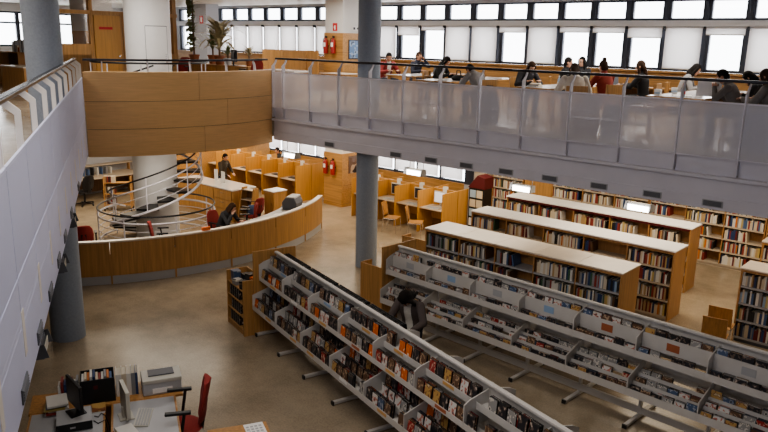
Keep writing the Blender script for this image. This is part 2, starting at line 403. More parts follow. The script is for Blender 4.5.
# ------------------------------------------------------------------ balcony and parapet
def balustrade(name, label, x0, x1, rot, dist, posts, perf, frame, rz, flush, zt=4.57):
    """local x along the edge, y into the gallery; outer face at y = 0"""
    st = MB()
    y0 = 0 if flush else .05
    st.box(x0, x1, y0, .45, SLAB, 3.36, frame_mat)
    if not flush: st.box(x0, x1, .03, .3, SLAB, 3.07, frame_mat)
    struct(name[0], st, frame(0, dist), rot, label[0], bevel=.004)
    t = thing(name[1], label[1], 'railing', frame(0, dist), rot)
    bx('edge_ledge', t, x0, x1, 0 if flush else -.03, .14, 3.36, 3.42, frame_mat, .006)
    for i in range(len(posts) - 1):
        p, q = posts[i] + .012, posts[i + 1] - .012
        bx('perforated_panel', t, p, q, 0, .006, 3.71, zt, perf)
        bx('solid_panel', t, p, q, 0 if flush else .07, .015 if flush else .085, 3.42, 3.70, frame_mat)
        for z in (3.70, zt): bx('panel_edge', t, p, q, -.004, .018, z - .012, z + .012, frame_mat)
        bx('mid_rail', t, p, q, .02, .04, 4.13, 4.15, frame_mat)
        if flush: bx('post_foot', t, p - .02, p + .09, -.004, .002, 3.12, 3.46, 'slotbeige')
    o_ = .012 if flush else -.012
    for p in posts:
        poly = [(o_, 3.45), (o_ + .05, 3.45), (o_ + .05, rz - .13), (.155, rz - .05), (.155, rz - .006), (.115, rz - .006), (o_ + .01, rz - .085), (o_, rz - .10)] if flush else [(o_, 3.45), (o_ + .095, 3.45), (o_ + .10, rz - .17), (.165, rz - .03), (.13, rz - .006), (.085, rz - .09), (o_, rz - .18)]
        MB().prism(poly, p - .011, p + .011, 'slotbeige' if flush else frame_mat, 'yz').build('post', t)
    MB().box(x0, x1 + (.22 if flush else 0), .095, .175, rz - .022, rz + .025, 'rail' if flush else 'steel').build('handrail', t, bevel=.012)
    return t
frame_mat = 'white'
bposts = [-14.31 + .0] + [-13.93 + .976 * k for k in range(0, 20)]
balustrade(('trim_3', 'balcony_railing'), ('white edge beam of the balcony', 'white balcony railing of perforated panels under a dark handrail'), -14.32, A1, AB, 11.97, [p for p in bposts if p < A1], 'perf', lambda a, b: B(a, b), 4.90, False)
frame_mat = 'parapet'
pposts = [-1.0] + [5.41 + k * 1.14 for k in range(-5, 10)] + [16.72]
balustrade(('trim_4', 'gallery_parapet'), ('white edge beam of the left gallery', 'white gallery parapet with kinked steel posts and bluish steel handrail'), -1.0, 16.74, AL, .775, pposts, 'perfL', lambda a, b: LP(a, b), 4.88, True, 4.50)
# air vents in both edge beams
def vent(k, loc, rot, label, group, fk='lgrey'):
    t = thing('air_vent', label, 'vent', loc, rot, group)
    MB().box(-.16, .16, -.012, .002, -.055, .055, fk).build('vent_frame', t)
    g = MB().box(-.14, .14, -.016, 0, -.042, .042, 'ventdark')
    for z in (-.03, -.01, .01, .03): g.box(-.14, .14, -.02, -.012, z - .003, z + .003, 'dgrey')
    g.build('vent_grille', t)
va = [-12.27, -10.19, -9.21, -8.30, -7.36, -6.41, -5.43, -4.47, -3.49, -2.5]
for k, a in enumerate(va):
    vent(k, B(a, 11.998, 2.965), AB, ('small dark vent grille in the balcony edge beam, %s from the wood fascia' % ORD[k]) if k else 'lone small dark vent grille in the balcony edge beam nearest the wood fascia', 'vents in the balcony edge beam')
for k, s in enumerate([12.6, 10.68, 9.4, 8.37, 7.3, 6.25, 5.21]):
    vent(k, LP(s, .775, 2.97), AL, 'dark vent grille low on the white gallery parapet, %s from its far corner' % ORD[k], 'vents in the gallery parapet', 'dgrey')
# hanging lamps under the balcony
def hang_lamp(loc, rot, label, group, lit=True):
    t = thing('hanging_lamp', label, 'lamp', loc, rot, group)
    if not lit: t.scale = (.8, .62, .9)
    MB().prism([(-.09, -.07), (.09, -.07), (.07, .07), (-.05, .07)], -.24, .24, 'lgrey' if lit else 'dgrey', 'yz').build('lamp_housing', t)
    MB().box(-.20, .20, -.098, -.085, -.06, .045, 'lamp' if lit else 'beige').build('lamp_glass', t)
    for sx in (-1, 1):
        MB().prism([(-.16, -.05), (.06, -.07), (.05, .08), (-.10, .10)], sx * .25 - .006, sx * .25 + .006, 'lgrey' if lit else 'dgrey', 'yz').build('side_plate', t)
        MB().cyl((sx * .2, .02, .06), (sx * .2, .02, 2.95 - loc[2] if lit else .5), .008, None, 'lgrey', 6).build('hanger_rod', t)
for k, (x, y) in enumerate(((-2.43, 18.61), (.72, 16.5), (2.91, 14.87), (4.82, 13.27))):
    hang_lamp((x, y, 2.45), AB, ['lit box lamp hanging under the balcony beside the left carrels', 'lit box lamp hanging over the carrels right of the column', 'lit box lamp hanging over the far end of the rear white-topped bookcase', 'lit box lamp hanging over the middle of the rear white-topped bookcase'][k], 'lamps hanging under the balcony')
for k, s in enumerate((12.3, 9.9, 7.2)):
    hang_lamp(LP(s, .90, 2.46), AL, 'grey box lamp below the gallery parapet, %s from its far corner' % ORD[k], 'lamps under the gallery parapet', False)

# ------------------------------------------------------------------ wood fascia between the two railings
fd = (RC - LC); FL = fd.length; SAG = .62
FR = FL * FL / 8 / SAG + SAG / 2
fn = Vector((-fd.y, fd.x, 0)).normalized()
if fn.y < 0: fn = -fn
FC = (LC + RC) / 2 + fn * (FR - SAG)                 # centre of the curve, inside the gallery
g0 = math.atan2((LC - FC).y, (LC - FC).x); g1 = math.atan2((RC - FC).y, (RC - FC).x)
if g1 < g0: g1 += 2 * PI
fs = MB(); fs.arc((0, 0), FR - .25, FR - .022, 2.82, 4.60, g0, g1, 28, 'darkwood')
rows = [(2.80, 3.392), (3.402, 3.99), (4.0, 4.6)]
for j, (z0, z1) in enumerate(rows):
    cuts = [0, [.53, .66, .51][j], 1]
    for i in range(2): fs.arc((0, 0), FR - .022, FR, z0, z1, g0 + (g1 - g0) * cuts[i] + .001, g0 + (g1 - g0) * cuts[i + 1] - .001, 16, 'fascia')
fs.arc((0, 0), FR - .25, FR, 4.60, 4.62, g0, g1, 28, 'fascia')
struct('wall_fascia', fs, FC, 0, 'curved run of oak boards between parapet and balcony')
t = thing('fascia_handrail', 'dark handrail on white posts above the curved oak boards', 'railing', FC)
MB().arc((0, 0), FR - .18, FR - .10, 4.85, 4.895, g0, g1, 28, 'steel').build('handrail', t)
for k in range(5):
    x = g0 + (g1 - g0) * (.08 + .2 * k)
    MB().prism([(-.08, 4.62), (-.15, 4.62), (-.155, 4.74), (-.18, 4.83), (-.15, 4.855), (-.10, 4.77)], -.011, .011, 'white', 'xz', Matrix.Rotation(x, 4, 'Z') @ Matrix.Translation((FR, 0, 0))).build('post', t)

# ================================================================== BOOKS AND CASES (specs)
BOOKC = {'dark blue': (.025, .05, .14), 'blue': (.07, .125, .25), 'red': (.27, .045, .035), 'dark red': (.14, .02, .02), 'orange': (.55, .17, .03), 'tan': (.45, .30, .15), 'cream': (.60, .52, .40),
         'white': (.66, .64, .60), 'grey': (.25, .25, .26), 'black': (.02, .02, .022), 'green': (.05, .12, .07), 'brown': (.14, .075, .04), 'yellow': (.50, .38, .14), 'pale blue': (.28, .38, .5)}
for k_, c_ in BOOKC.items(): M['book ' + k_] = plain('book_' + k_.replace(' ', '_'), c_, .5)
M['pages'] = plain('pages', (.6, .55, .46), .8)
WARM = ['cream'] * 6 + ['white'] * 5 + ['tan'] * 3 + ['red'] * 3 + ['dark red'] * 2 + ['dark blue'] * 2 + ['black'] * 2 + ['grey', 'brown', 'yellow', 'orange', 'blue', 'green']
COOL = ['grey'] * 4 + ['black'] * 4 + ['white'] * 4 + ['cream'] * 3 + ['dark blue'] * 3 + ['red'] * 2 + ['pale blue', 'blue', 'green', 'tan', 'brown', 'dark red', 'yellow']
def fill_books(o3, ux, rot, width, h, depth, fillf, palette, where, thick=.032):
    """a run of books on one shelf: o3 left front foot of the run, ux its direction"""
    x = .01; k = 0; r = rnd
    end = width * fillf
    while x < end:
        t = thick * r.uniform(.6, 1.45); hh = h * r.uniform(.72, .98); dd = depth * r.uniform(.75, .95)
        tilt = 0
        if x + t * 2 > end and fillf < .9 and r.random() < .6: tilt = R(r.uniform(4, 11))
        lean = hh * math.sin(tilt)
        if x + t + lean > width - .02: break
        ITEMS.append(dict(kind='book', key=r.choice(palette), X=Matrix.Translation(o3 + ux * (x + lean)) @ Matrix.Rotation(rot, 4, 'Z') @ Matrix.Rotation(-tilt, 4, 'Y') @ Matrix.Translation((t / 2, 0, 0)), dim=(t, dd, hh), where=where, k=k))
        x += t + .0015 + lean + (.01 if tilt else 0); k += 1
def bookcase(label, a0, a1, b0, depth, height, nb, levels, palette, who, shelf='shelfwood', cap='capwhite', fills=None, where_first=None, cat='bookcase', back=True, z_cap=True, both=False, rim=None):
    t = thing('bookcase', label, cat, B((a0 + a1) / 2, b0 + depth / 2), AB, None)
    W = a1 - a0; hw = W / 2; hd = depth / 2; bw = W / nb
    MB().box(-hw, -hw + .03, -hd, hd, 0, height, 'case').build('side_panel', t); MB().box(hw - .03, hw, -hd, hd, 0, height, 'case').build('side_panel', t)
    if back: bx('back_panel', t, -hw + .03, hw - .03, (0 if both else hd - .02) - .008, (0 if both else hd - .02) + .008, .08, height - .02, 'case')
    bx('plinth', t, -hw + .03, hw - .03, -hd + .03, hd - .03, 0, .09, 'dgrey' if shelf == 'shelfgrey' else 'shelfwood')
    for i in range(1, nb): bx('divider', t, -hw + i * bw - .012, -hw + i * bw + .012, -hd + .01, hd - .01, .09, height - .03, 'case')
    if z_cap:
        for i in range(nb): bx('top_panel', t, -hw + i * bw - (.02 if i == 0 else -.003), -hw + (i + 1) * bw + (.02 if i == nb - 1 else -.003), -hd - .015, hd + .015, height, height + .028, cap, .003)
        bx('top_rail', t, -hw + .03, hw - .03, -hd, -hd + .02, height - .05, height, rim or 'case')
    for i in range(nb):
        for j, z in enumerate(levels):
            s = MB().box(-hw + i * bw + .012, -hw + (i + 1) * bw - .012, -hd + .012, (hd - .03) if not both else hd - .01, z - .022, z, shelf)
            s.box(-hw + i * bw + .012, -hw + (i + 1) * bw - .012, -hd + .002, -hd + .014, z - .035, z + .004, shelf)
            s.build('shelf', t)
            gap = (levels[j + 1] if j + 1 < len(levels) else height) - z
            f = fills[(j, i)] if fills and (j, i) in fills else rnd.choice([.55, .62, .7, .8, .86, .95])
            if f > 0:
                lev = {0: 'top', 1: 'second', 2: 'third', 3: 'fourth', 4: 'fifth', 5: 'bottom'}[len(levels) - 1 - j]
                bay = '%s bay of %s' % (ORD[i], who)
                o3 = B(a0 + i * bw + .025, b0 + .03, z + .001)
                fill_books(o3, E1, AB, bw - .055, min(.27, gap - .05), (hd if both else depth) - .06, f, palette, (lev, bay))
    return t
C4 = [.10, .435, .77, 1.10]
bookcase('low cream-topped double bookcase closest to the white racks', -9.25, -4.82, 11.95, .78, 1.46, 5, C4, COOL, 'the front bookcase', 'shelfgrey', both=True,
         fills={(3, 0): .93, (3, 1): .74, (3, 2): .45, (3, 3): .93, (3, 4): .95, (2, 0): .95, (2, 1): .93, (2, 2): .4, (2, 3): .95, (2, 4): .95})
bookcase('middle low bookcase with a glossy white top and an empty top bay', -9.5, -4.66, 14.05, .68, 1.46, 5, C4, WARM, 'the middle bookcase', cap='tabletop', both=True,
         fills={(3, 0): .66, (3, 1): .6, (3, 2): .92, (3, 3): .2, (3, 4): .95, (2, 4): .9, (1, 4): .93, (0, 4): .9})
bookcase('rear low bookcase with glossy white top and dark red edge', -9.78, -5.04, 16.08, .64, 1.48, 5, C4, WARM, 'the rear bookcase', cap='tabletop', both=True, rim='darkred',
         fills={(3, 0): .88, (3, 1): .66, (3, 2): .9, (3, 3): .62, (3, 4): .66})
bookcase('cream-topped bookcase across the aisle at the right', -3.42, -.55, 14.02, .62, 1.42, 3, C4, COOL, 'the aisle bookcase', 'shelfgrey', both=True, fills={(3, 0): .97, (2, 0): .95, (1, 0): .95})
bookcase('bookcase behind the aisle bookcase at the right edge', -3.62, -.75, 16.2, .62, 1.46, 3, C4, WARM, 'the rear aisle bookcase', both=True)
LV6 = [.10, .43, .76, 1.09, 1.42, 1.75]
bookcase('tall wall bookcase beside the beige pillar', -11.95, -10.85, 18.72, .36, 2.1, 1, LV6, WARM, 'the pillar-side wall bookcase', z_cap=False)
MB_ = MB().box(-10.83, -9.92, 18.74, 19.08, 0, 2.1, 'oak').box(-10.83, -9.92, 18.72, 18.74, .1, .115, 'darkwood')
tag(MB_.build('cupboard', loc=B(0, 0, 0), rotz=AB), 'plain oak cupboard front between the wall bookcases', 'cupboard')
for n_, (x0, x1, w_) in enumerate(((-9.9, -7.04, 'the left wall bookcase'), (-7.02, -4.16, 'the aisle-end wall bookcase'), (-4.14, -1.28, 'the right-edge wall bookcase'))):
    bookcase(['tall wall bookcase next to the plain oak cupboard', 'tall wall bookcase seen at the end of the aisle', 'tall wall bookcase partly hidden at the right edge'][n_], x0, x1, 18.72, .36, 2.1, 3, LV6, WARM, w_, z_cap=False)

# ================================================================== MEDIA RACKS
COVERS = {'orange': ((.62, .13, .02), (.70, .20, .04), (.75, .6, .45)), 'white': ((.62, .60, .56), (.5, .2, .15), (.10, .09, .09)), 'dark': ((.03, .03, .035), (.16, .12, .10), (.5, .42, .35)),
          'blue': ((.08, .12, .21), (.36, .39, .44), (.04, .05, .08)), 'tan': ((.48, .30, .11), (.22, .09, .04), (.6, .5, .35)), 'red': ((.32, .03, .025), (.55, .4, .3), (.05, .02, .02)),
          'grey': ((.30, .29, .28), (.62, .58, .52), (.06, .06, .06)), 'brown': ((.14, .08, .05), (.42, .30, .2), (.03, .02, .02))}
for k_, c_ in COVERS.items(): M['cover ' + k_] = cover('cover_' + k_, *c_)
DVDC = ['dark'] * 7 + ['brown'] * 5 + ['white'] * 4 + ['grey'] * 3 + ['tan'] * 2 + ['red'] * 2 + ['blue'] * 1 + ['orange']
CDC = ['grey'] * 3 + ['white'] * 3 + ['dark'] * 8 + ['blue'] * 2 + ['brown'] * 4 + ['tan'] * 2 + ['red']
class Rack:
    def __init__(s, ang, o): s.rot = AB + R(ang); s.o = B(*o); s.t = Vector((math.cos(s.rot), math.sin(s.rot), 0)); s.n = Vector((-s.t.y, s.t.x, 0))
    def at(s, x, d, z): return s.o + s.t * x + s.n * d + Vector((0, 0, z))
NEAR = Rack(-16.4, (-8.885, 8.04)); FAR = Rack(-3.6, (-6.52, 10.12))
def rack(rk, name, label, s0, nbay, kind, who):
    t = thing(name, label, 'rack', rk.o, rk.rot)
    s1 = s0 + nbay
    MB().box(s0, s1, -.085, -.02, 1.562, 1.60, 'rackwhite').build('top_rail', t, bevel=.008)
    bx('back_panel', t, s0, s1, -.022, -.006, 1.06, 1.57, 'rackwhite')
    bx('beam', t, s0, s1, -.02, .02, .065, .175, 'rackwhite')
    for i in range(nbay + 1):
        x = s0 + i
        bx('post', t, x - .02, x + .02, -.03, .03, .05, 1.565, 'rackwhite')
        f = MB().box(x - .03, x + .03, -.46, .46, .012, .06, 'rackwhite').build('foot', t, bevel=.006)
        for sg in (-1, 1): MB().box(x - .033, x + .033, sg * .46, sg * .485, 0, .062, 'black').build('foot_cap', f)
        for sg in (-1, 1):
            MB().prism([(sg * .03, 1.10), (sg * .39, 1.08), (sg * .39, 1.38), (sg * .30, 1.43), (sg * .03, 1.50)], x - .008, x + .008, 'rackwhite', 'yz').build('upper_side_plate', t)
            MB().prism([(sg * .03, .60), (sg * .53, .55), (sg * .53, .82), (sg * .03, .98)], x - .008, x + .008, 'rackwhite', 'yz').build('lower_side_plate', t)
    if kind == 'dvd':
        up = [(-.385, -.225, 1.105, .07, 1.165), (-.215, -.05, 1.335, .085, 1.39)]       # front, back, floor, lip height
        lo = [(-.525, -.385, .57, .085, .635), (-.375, -.235, .64, .075, .70), (-.225, -.06, .71, .075, .765)]
    else:
        up = [(-.385, -.225, 1.115, .095, 1.20), (-.215, -.05, 1.375, .22, 1.44)]
        lo = [(-.525, -.385, .575, .105, .665), (-.375, -.235, .655, .10, .735), (-.225, -.06, .735, .10, .815)]
    for i in range(nbay):
        x0, x1 = s0 + i + .01, s0 + i + .99
        for tier, rows in (('upper', up), ('lower', lo)):
            tr = MB()
            for sg in (-1, 1):
                for (d0, d1, zf, lh, zl) in rows:
                    tr.box(x0, x1, -sg * d0, -sg * d1, zf - .012, zf - .002, 'rackwhite')
                    tr.box(x0, x1, -sg * (d0 - .006), -sg * d0, zl - lh - .01, zl, 'rackwhite')
            tray = tr.build(tier + '_tray', t)
            for j, (d0, d1, zf, lh, zl) in enumerate(rows):
                # label strips clipped on the lips
                if kind == 'dvd' and rnd.random() < .85:
                    xc = x0 + rnd.uniform(.3, .75); k = rnd.choice(['label'] * 5 + ['labelred', 'paper', 'labelblue' if j else 'labelred'])
                    MB().box(xc - .11, xc + .11, d0 - .0095, d0 - .006, zl - .055, zl - .012, k).build('shelf_label', tray)
                if kind == 'cd' and tier == 'upper' and j == 1:
                    xc = x0 + .45; k = 'labelred' if i in (4, 5) else ('labelblue' if i % 2 else 'lgrey')
                    MB().box(xc - .09, xc + .09, d0 - .0095, d0 - .006, 1.27, 1.38, k).build('shelf_label', tray)
    # cases on the side that faces us
    rn = {'dvd': (['second row', 'top row'], ['bottom row', 'fourth row', 'third row']), 'cd': (['second row', 'top row'], ['bottom row', 'fourth row', 'third row'])}[kind]
    for i in range(nbay):
        for ti, rows in enumerate((up, lo)):
            for j, (d0, d1, zf, lh, zl) in enumerate(rows):
                nst = 6; pitch = .96 / nst
                same = rnd.random() < .2
                for k in range(nst):
                    if rnd.random() < .05: continue
                    nd = rnd.choice([3, 4, 4]) if kind == 'dvd' else rnd.choice([4, 5, 5])
                    sl = R((7 if kind == 'dvd' else 9) + rnd.uniform(-3, 3))
                    for q in range(nd):
                        w, th, h = (.136, .015, .19) if kind == 'dvd' else (.142, .0105, .125)
                        c = rnd.choice(DVDC if kind == 'dvd' else CDC)
                        if kind == 'dvd' and ti == 0 and i in (3, 4, 5) and rnd.random() < .2: c = 'orange'
                        lean = sl; dd = d0 + .012 + q * (.0195 if kind == 'dvd' else .0165) + rnd.uniform(0, .003)
                        zz = zf + .003 + th * math.sin(sl) + (rnd.choice([0, 0, 0, .05]) if kind == 'cd' and q == 0 and rnd.random() < .3 else 0)
                        X = Matrix.Translation(rk.at(s0 + i + .02 + pitch * (k + .5) + rnd.uniform(-.008, .008), dd, zz)) @ Matrix.Rotation(rk.rot, 4, 'Z') @ Matrix.Rotation(-lean, 4, 'X')
                        ITEMS.append(dict(kind=kind, key=c, X=X, dim=(w, th, h), where=(rn[ti][j], '%s bay of %s' % (ORD[i], who)), k=k, q=q, nd=nd))
    # tops of the cases on the far side
    if kind == 'dvd':
        for i in range(4):
            for k in range(6):
                for q in range(3):
                    X = Matrix.Translation(rk.at(s0 + i + .02 + .16 * (k + .5), .21 - q * .04, 1.344)) @ Matrix.Rotation(rk.rot + PI, 4, 'Z') @ Matrix.Rotation(-R(8), 4, 'X')
                    ITEMS.append(dict(kind=kind, key='dark', X=X, dim=(.136, .015, .19), where=('back row', '%s bay of %s' % (ORD[i], who)), k=k, q=2 - q, nd=3))
    return t
nr = rack(NEAR, 'dvd_rack', 'white steel rack of black film cases running towards us', -1.0, 9, 'dvd', 'near rack')
bx('end_panel', nr, -1.06, -1.03, -.49, .36, 0, 1.63, 'oak', .003)
fr_ = rack(FAR, 'cd_rack', 'white steel rack of music discs behind the woman, with coloured label cards', -2.0, 9, 'cd', 'far rack')
bx('end_panel', fr_, -2.06, -2.03, -.46, .46, 0, 1.62, 'oak', .003)
def shelf_unit(label, loc, rot, w, d, h, n=3, stuff=False):
    t = thing('low_shelf_unit', label, 'shelf unit', loc, rot)
    MB().box(-w / 2, -w / 2 + .025, 0, d, 0, h, 'oak').build('side_panel', t); MB().box(w / 2 - .025, w / 2, 0, d, 0, h, 'oak').build('side_panel', t)
    bx('back_panel', t, -w / 2 + .025, w / 2 - .025, d - .02, d, 0, h, 'oak')
    bx('plinth', t, -w / 2 + .025, w / 2 - .025, .02, d - .02, 0, .1, 'oak')
    for i in range(n + 1): bx('shelf', t, -w / 2 + .025, w / 2 - .025, .004, d - .02, .1 + i * (h - .32) / n, .12 + i * (h - .32) / n, 'oak')
    return t
shelf_unit('small oak shelf unit with a heaped top, left end of the black-case rack', NEAR.at(-1.50, -.68, 0), NEAR.rot, .84, .42, 1.08)
shelf_unit('plain oak side of a low shelf unit left of the music rack', FAR.at(-2.62, .18, 0), FAR.rot + PI, .74, .3, 1.05)
shelf_unit('low oak shelf unit at the left end of the front cream-topped bookcase', B(-9.72, 12.5), AB + PI, .78, .3, 1.1)
# film cases and bags on the small oak unit
cols = [('blue', (-.29, .14)), ('dark', (-.11, .28)), ('grey', (-.06, .08)), ('dark', (.10, .28)), ('orange', (.29, .30)), ('dark', (.27, .10))]
for i, (c, (x, y)) in enumerate(cols):
    p = NEAR.at(-1.50 + x, -.68 + y, .8815)
    bx_ = thing('storage_box', ['blue box standing', 'black box lying', 'pale grey box leaning', 'tall black box', 'orange box', 'small black box'][i] + ' on top of the small oak shelf unit', 'box', p, NEAR.rot + .08 * i)
    hh = [.2, .16, .1, .22, .2, .15][i]
    MB().box(-.075, .075, -.07, .07, 0, hh - .03, 'cover ' + c).build('box_body', bx_); MB().box(-.08, .08, -.075, .075, hh - .03, hh, 'cover ' + c if c != 'dark' else 'black').build('lid', bx_)
for lv in range(3):
    for k in range(14):
        ITEMS.append(dict(kind='dvd', key='dark' if k % 3 else 'grey', X=Matrix.Translation(NEAR.at(-1.85 + k * .034 + (.05 if lv != 1 else .12), -.675 + .09, .1217 + lv * .2533)) @ Matrix.Rotation(NEAR.rot + PI / 2, 4, 'Z'), dim=(.136, .015, .19), where=(['bottom', 'middle', 'upper'][lv] + ' shelf', 'the small oak unit'), k=k, q=0, nd=1))

# ================================================================== LOWER HALL FURNITURE
def carrels(a_right, n, pitch, block, first):
    for side in (0, 1):
        for k in range(n):
            ac = a_right - pitch * (k + .5)
            t = thing('study_carrel', 'oak study carrel, %s in the %s row of the %s' % (ORD[k], 'front' if side == 0 else 'window-side', block), 'study carrel', B(ac, 16.68), AB + (PI if side else 0), 'study carrels of the ' + block)
            h = pitch / 2; s = -1 if side == 0 else 1
            bx('divider', t, (-h if side == 0 else h) - .014, (-h if side == 0 else h) + .014, -.73, -.012, 0, 1.22, 'carrel', .003)
            if k == 0: bx('end_panel', t, (h if side == 0 else -h) - .016, (h if side == 0 else -h) + .016, -.73, -.012, 0, 1.24, 'carrel', .003)
            bx('back_panel', t, -h + .016, h - .016, -.03, -.006, .3, 1.22, 'carrel')
            bx('desk_top', t, -h + .016, h - .016, -.66, -.03, .70, .73, 'shelfwood', .003)
            bx('front_rail', t, -h + .016, h - .016, -.09, -.07, .35, .70, 'carrel')
            MB().box(-.07, .07, -.034, -.031, 1.12, 1.30, 'paper').build('number_card', t)
carrels(-17.95, 6, .888, 'left carrel block', 0)
carrels(-11.79, 4, .88, 'right carrel block', 0)
def monitor(loc, rot, label, on=False, bezel='beige', group=None):
    t = thing('computer_monitor', label, 'monitor', loc, rot, group)
    MB().prism([(-.10, -.08), (.10, -.08), (.12, .09), (-.12, .09)], 0, .015, bezel).build('stand_base', t)
    MB().box(-.03, .03, .02, .05, .015, .16, bezel).build('stand_neck', t)
    MB().box(-.215, .215, -.012, .03, .11, .45, bezel).box(-.15, .15, .03, .06, .16, .38, bezel).build('screen_frame', t, bevel=.005)
    bx('screen', t, -.19, .19, -.0145, -.012, .135, .425, 'screenon' if on else 'screen')
    return t
def keyboard(loc, rot, label, k='beige'):
    t = thing('keyboard', label, 'keyboard', loc, rot)
    MB().prism([(-.09, 0), (.09, 0), (.09, .028), (-.09, .014)], -.22, .22, k, 'yz').build('case', t)
    g = MB()
    for r_ in range(5):
        y = -.068 + r_ * .032; z = .0155 + (y + .09) / .18 * .014
        for c_ in range(14): g.box(-.205 + c_ * .0295, -.181 + c_ * .0295, y - .011, y + .011, z - .003, z + .005, 'lgrey' if k == 'beige' else 'dgrey')
    g.build('keys', t)
    return t
for k, (a, on) in enumerate(((-12.25, True), (-12.99, False), (-13.9, False))):
    monitor(B(a, 16.46, .7315), AB, ['beige monitor with a lit white page, right carrel block', 'beige monitor with dark screen, second carrel of the right block', 'beige monitor with dark screen nearest the grey column, right block'][k], on, group='monitors of the right carrel block')
    keyboard(B(a - .02, 16.17, .7315), AB, 'beige keyboard before the %s monitor of the right carrel block' % ORD[k])
for k in range(4):
    keyboard(B(-18.40 - .888 * k, 16.3, .7315), AB, 'keyboard on the desk of the %s left-block carrel' % ORD[k], 'black')
def wood_chair(loc, rot, label, group=None):
    t = thing('wooden_chair', label, 'chair', loc, rot, group)
    MB().prism([(-.2, -.2), (.2, -.2), (.21, .2), (-.21, .2)], .435, .45, 'deskwood').build('seat', t, bevel=.004)
    b = MB(); rows = []
    for z, y in ((.50, -.205), (.70, -.235), (.87, -.275)):
        rows.append([(x, y - .02 * (1 - (x / .2) ** 2), z) for x in (-.2, -.1, 0, .1, .2)])
    vs = [p for r_ in rows for p in r_] + [(x, y - .012, z) for r_ in rows for (x, y, z) in r_]
    fs = []
    for j in range(2):
        for i in range(4):
            a = j * 5 + i; fs += [(a, a + 1, a + 6, a + 5), (15 + a, 15 + a + 5, 15 + a + 6, 15 + a + 1)]
    for i in range(4): fs += [(i, 15 + i, 16 + i, i + 1), (10 + i, 11 + i, 26 + i, 25 + i)]
    for j in range(2): fs += [(j * 5, j * 5 + 5, 20 + j * 5, 15 + j * 5), (j * 5 + 4, 19 + j * 5, 24 + j * 5, j * 5 + 9)]
    b.add(vs, fs, 'deskwood').build('backrest', t)
    for sx in (-1, 1):
        MB().tube([(sx * .2, .17, .43), (sx * .21, .19, .012)], .011, 'chrome').build('leg', t)
        MB().tube([(sx * .19, -.235, .80), (sx * .195, -.2, .44), (sx * .21, -.24, .012)], .011, 'chrome').build('leg', t)
        MB().tube([(sx * .2, .17, .425), (sx * .197, -.2, .425)], .010, 'chrome').build('seat_rail', t)
    return t
wood_chair(B(-13.15, 15.4), AB - R(70), 'oak chair with chrome legs beside the second carrel of the right block')
wood_chair(B(-12.32, 15.45), AB - R(60), 'oak chair pulled out at the lit-screen carrel')
wood_chair(B(-14.1, 15.4), AB - R(65), 'oak chair half hidden behind the grey column')
wood_chair(B(-3.50, 13.5), AB + R(6), 'brown wooden chair against the end of the aisle bookcase, further one')
wood_chair(B(-3.42, 12.88), AB + R(10), 'brown wooden chair near the music rack, closer of the two')
def office_chair(loc, rot, label, seat='red', group=None):
    t = thing('office_chair', label, 'chair', loc, rot, group)
    MB().ball((0, 0, .46), .245, .24, .05, seat, 20, 8).build('seat', t, True)
    rings = []
    for z, w, y in ((.55, .17, -.20), (.62, .215, -.215), (.78, .225, -.235), (.93, .20, -.265), (1.0, .14, -.28), (1.01, .08, -.282)):
        rings.append([(w * math.cos(q), y + .035 * math.sin(q) - .03 * (1 - abs(math.cos(q))), z) for q in [2 * PI * i / 20 for i in range(20)]])
    MB().loft(rings, seat).build('backrest', t, True)
    MB().prism([(-.235, .42), (-.225, .46), (-.275, .80), (-.30, .80)], -.06, .06, 'black', 'yz').build('back_support', t)
    for sx in (-1, 1):
        MB().box(sx * .25, sx * .31, -.12, .15, .75, .78, 'black').build('arm_pad', t, bevel=.008)
        MB().tube([(sx * .14, 0, .42), (sx * .28, 0, .43), (sx * .28, -.05, .755)], .018, 'black').build('arm_post', t)
    MB().cyl((0, 0, .10), (0, 0, .43), .03, .025, 'black').build('gas_lift', t)
    for k in range(5):
        a = 2 * PI * k / 5
        l = MB().prism([(.0, .07), (.30, .055), (.30, .075), (0, .115)], -.022, .022, 'black', 'xz', Matrix.Rotation(a, 4, 'Z')).build('base_leg', t)
        MB().cyl((.30 * math.cos(a) - .014 * math.sin(a), .30 * math.sin(a) + .014 * math.cos(a), .028), (.30 * math.cos(a) + .014 * math.sin(a), .30 * math.sin(a) - .014 * math.cos(a), .028), .027, None, 'black', 12).build('caster', l)
    return t

# reception desk, an arc about a centre behind it
RC0 = (-8.12, 21.18); RR = 6.35
t = thing('reception_desk', 'long curved oak reception desk with pale plinth and thin pale top', 'desk', (*RC0, 0))
ja = [R(x) for x in (-109, -96, -83.4, -70.6, -58, -45.3, -32.3, -19.5, -6.5)]
for i in range(8):
    g = .0016
    MB().arc((0, 0), RR - .03, RR, .2, .965, ja[i] + g, ja[i + 1] - g, 10, 'oak').build('front_panel', t)
    MB().arc((0, 0), RR - .05, RR - .02, 0, .2, ja[i] + g, ja[i + 1] - g, 10, 'lgrey').build('plinth', t)
    MB().arc((0, 0), RR - .115, RR + .015, .965, 1.0, ja[i] + g * .3, ja[i + 1] - g * .3, 10, 'capwhite').build('top_ledge', t)
    MB().arc((0, 0), RR - 1.0, RR - .06, .705, .735, ja[i] + g, ja[i + 1] - g, 10, 'laminate').build('worktop', t)
    MB().arc((0, 0), RR - .115, RR - .09, .735, .965, ja[i] + g, ja[i + 1] - g, 10, 'oak').build('inner_panel', t)
for i in range(9):
    MB().arc((0, 0), RR - .95, RR - .001, 0, .70, ja[i] - .003, ja[i] + .003, 1, 'oak').build('support_panel', t)
def RP(ang, r, z=0): return Vector((RC0[0] + r * math.cos(R(ang)), RC0[1] + r * math.sin(R(ang)), z))
t = thing('printer', 'grey printer with rounded cover on the right end of reception desk', 'printer', RP(-13.5, 5.68, .7365), R(-13.5 - 90))
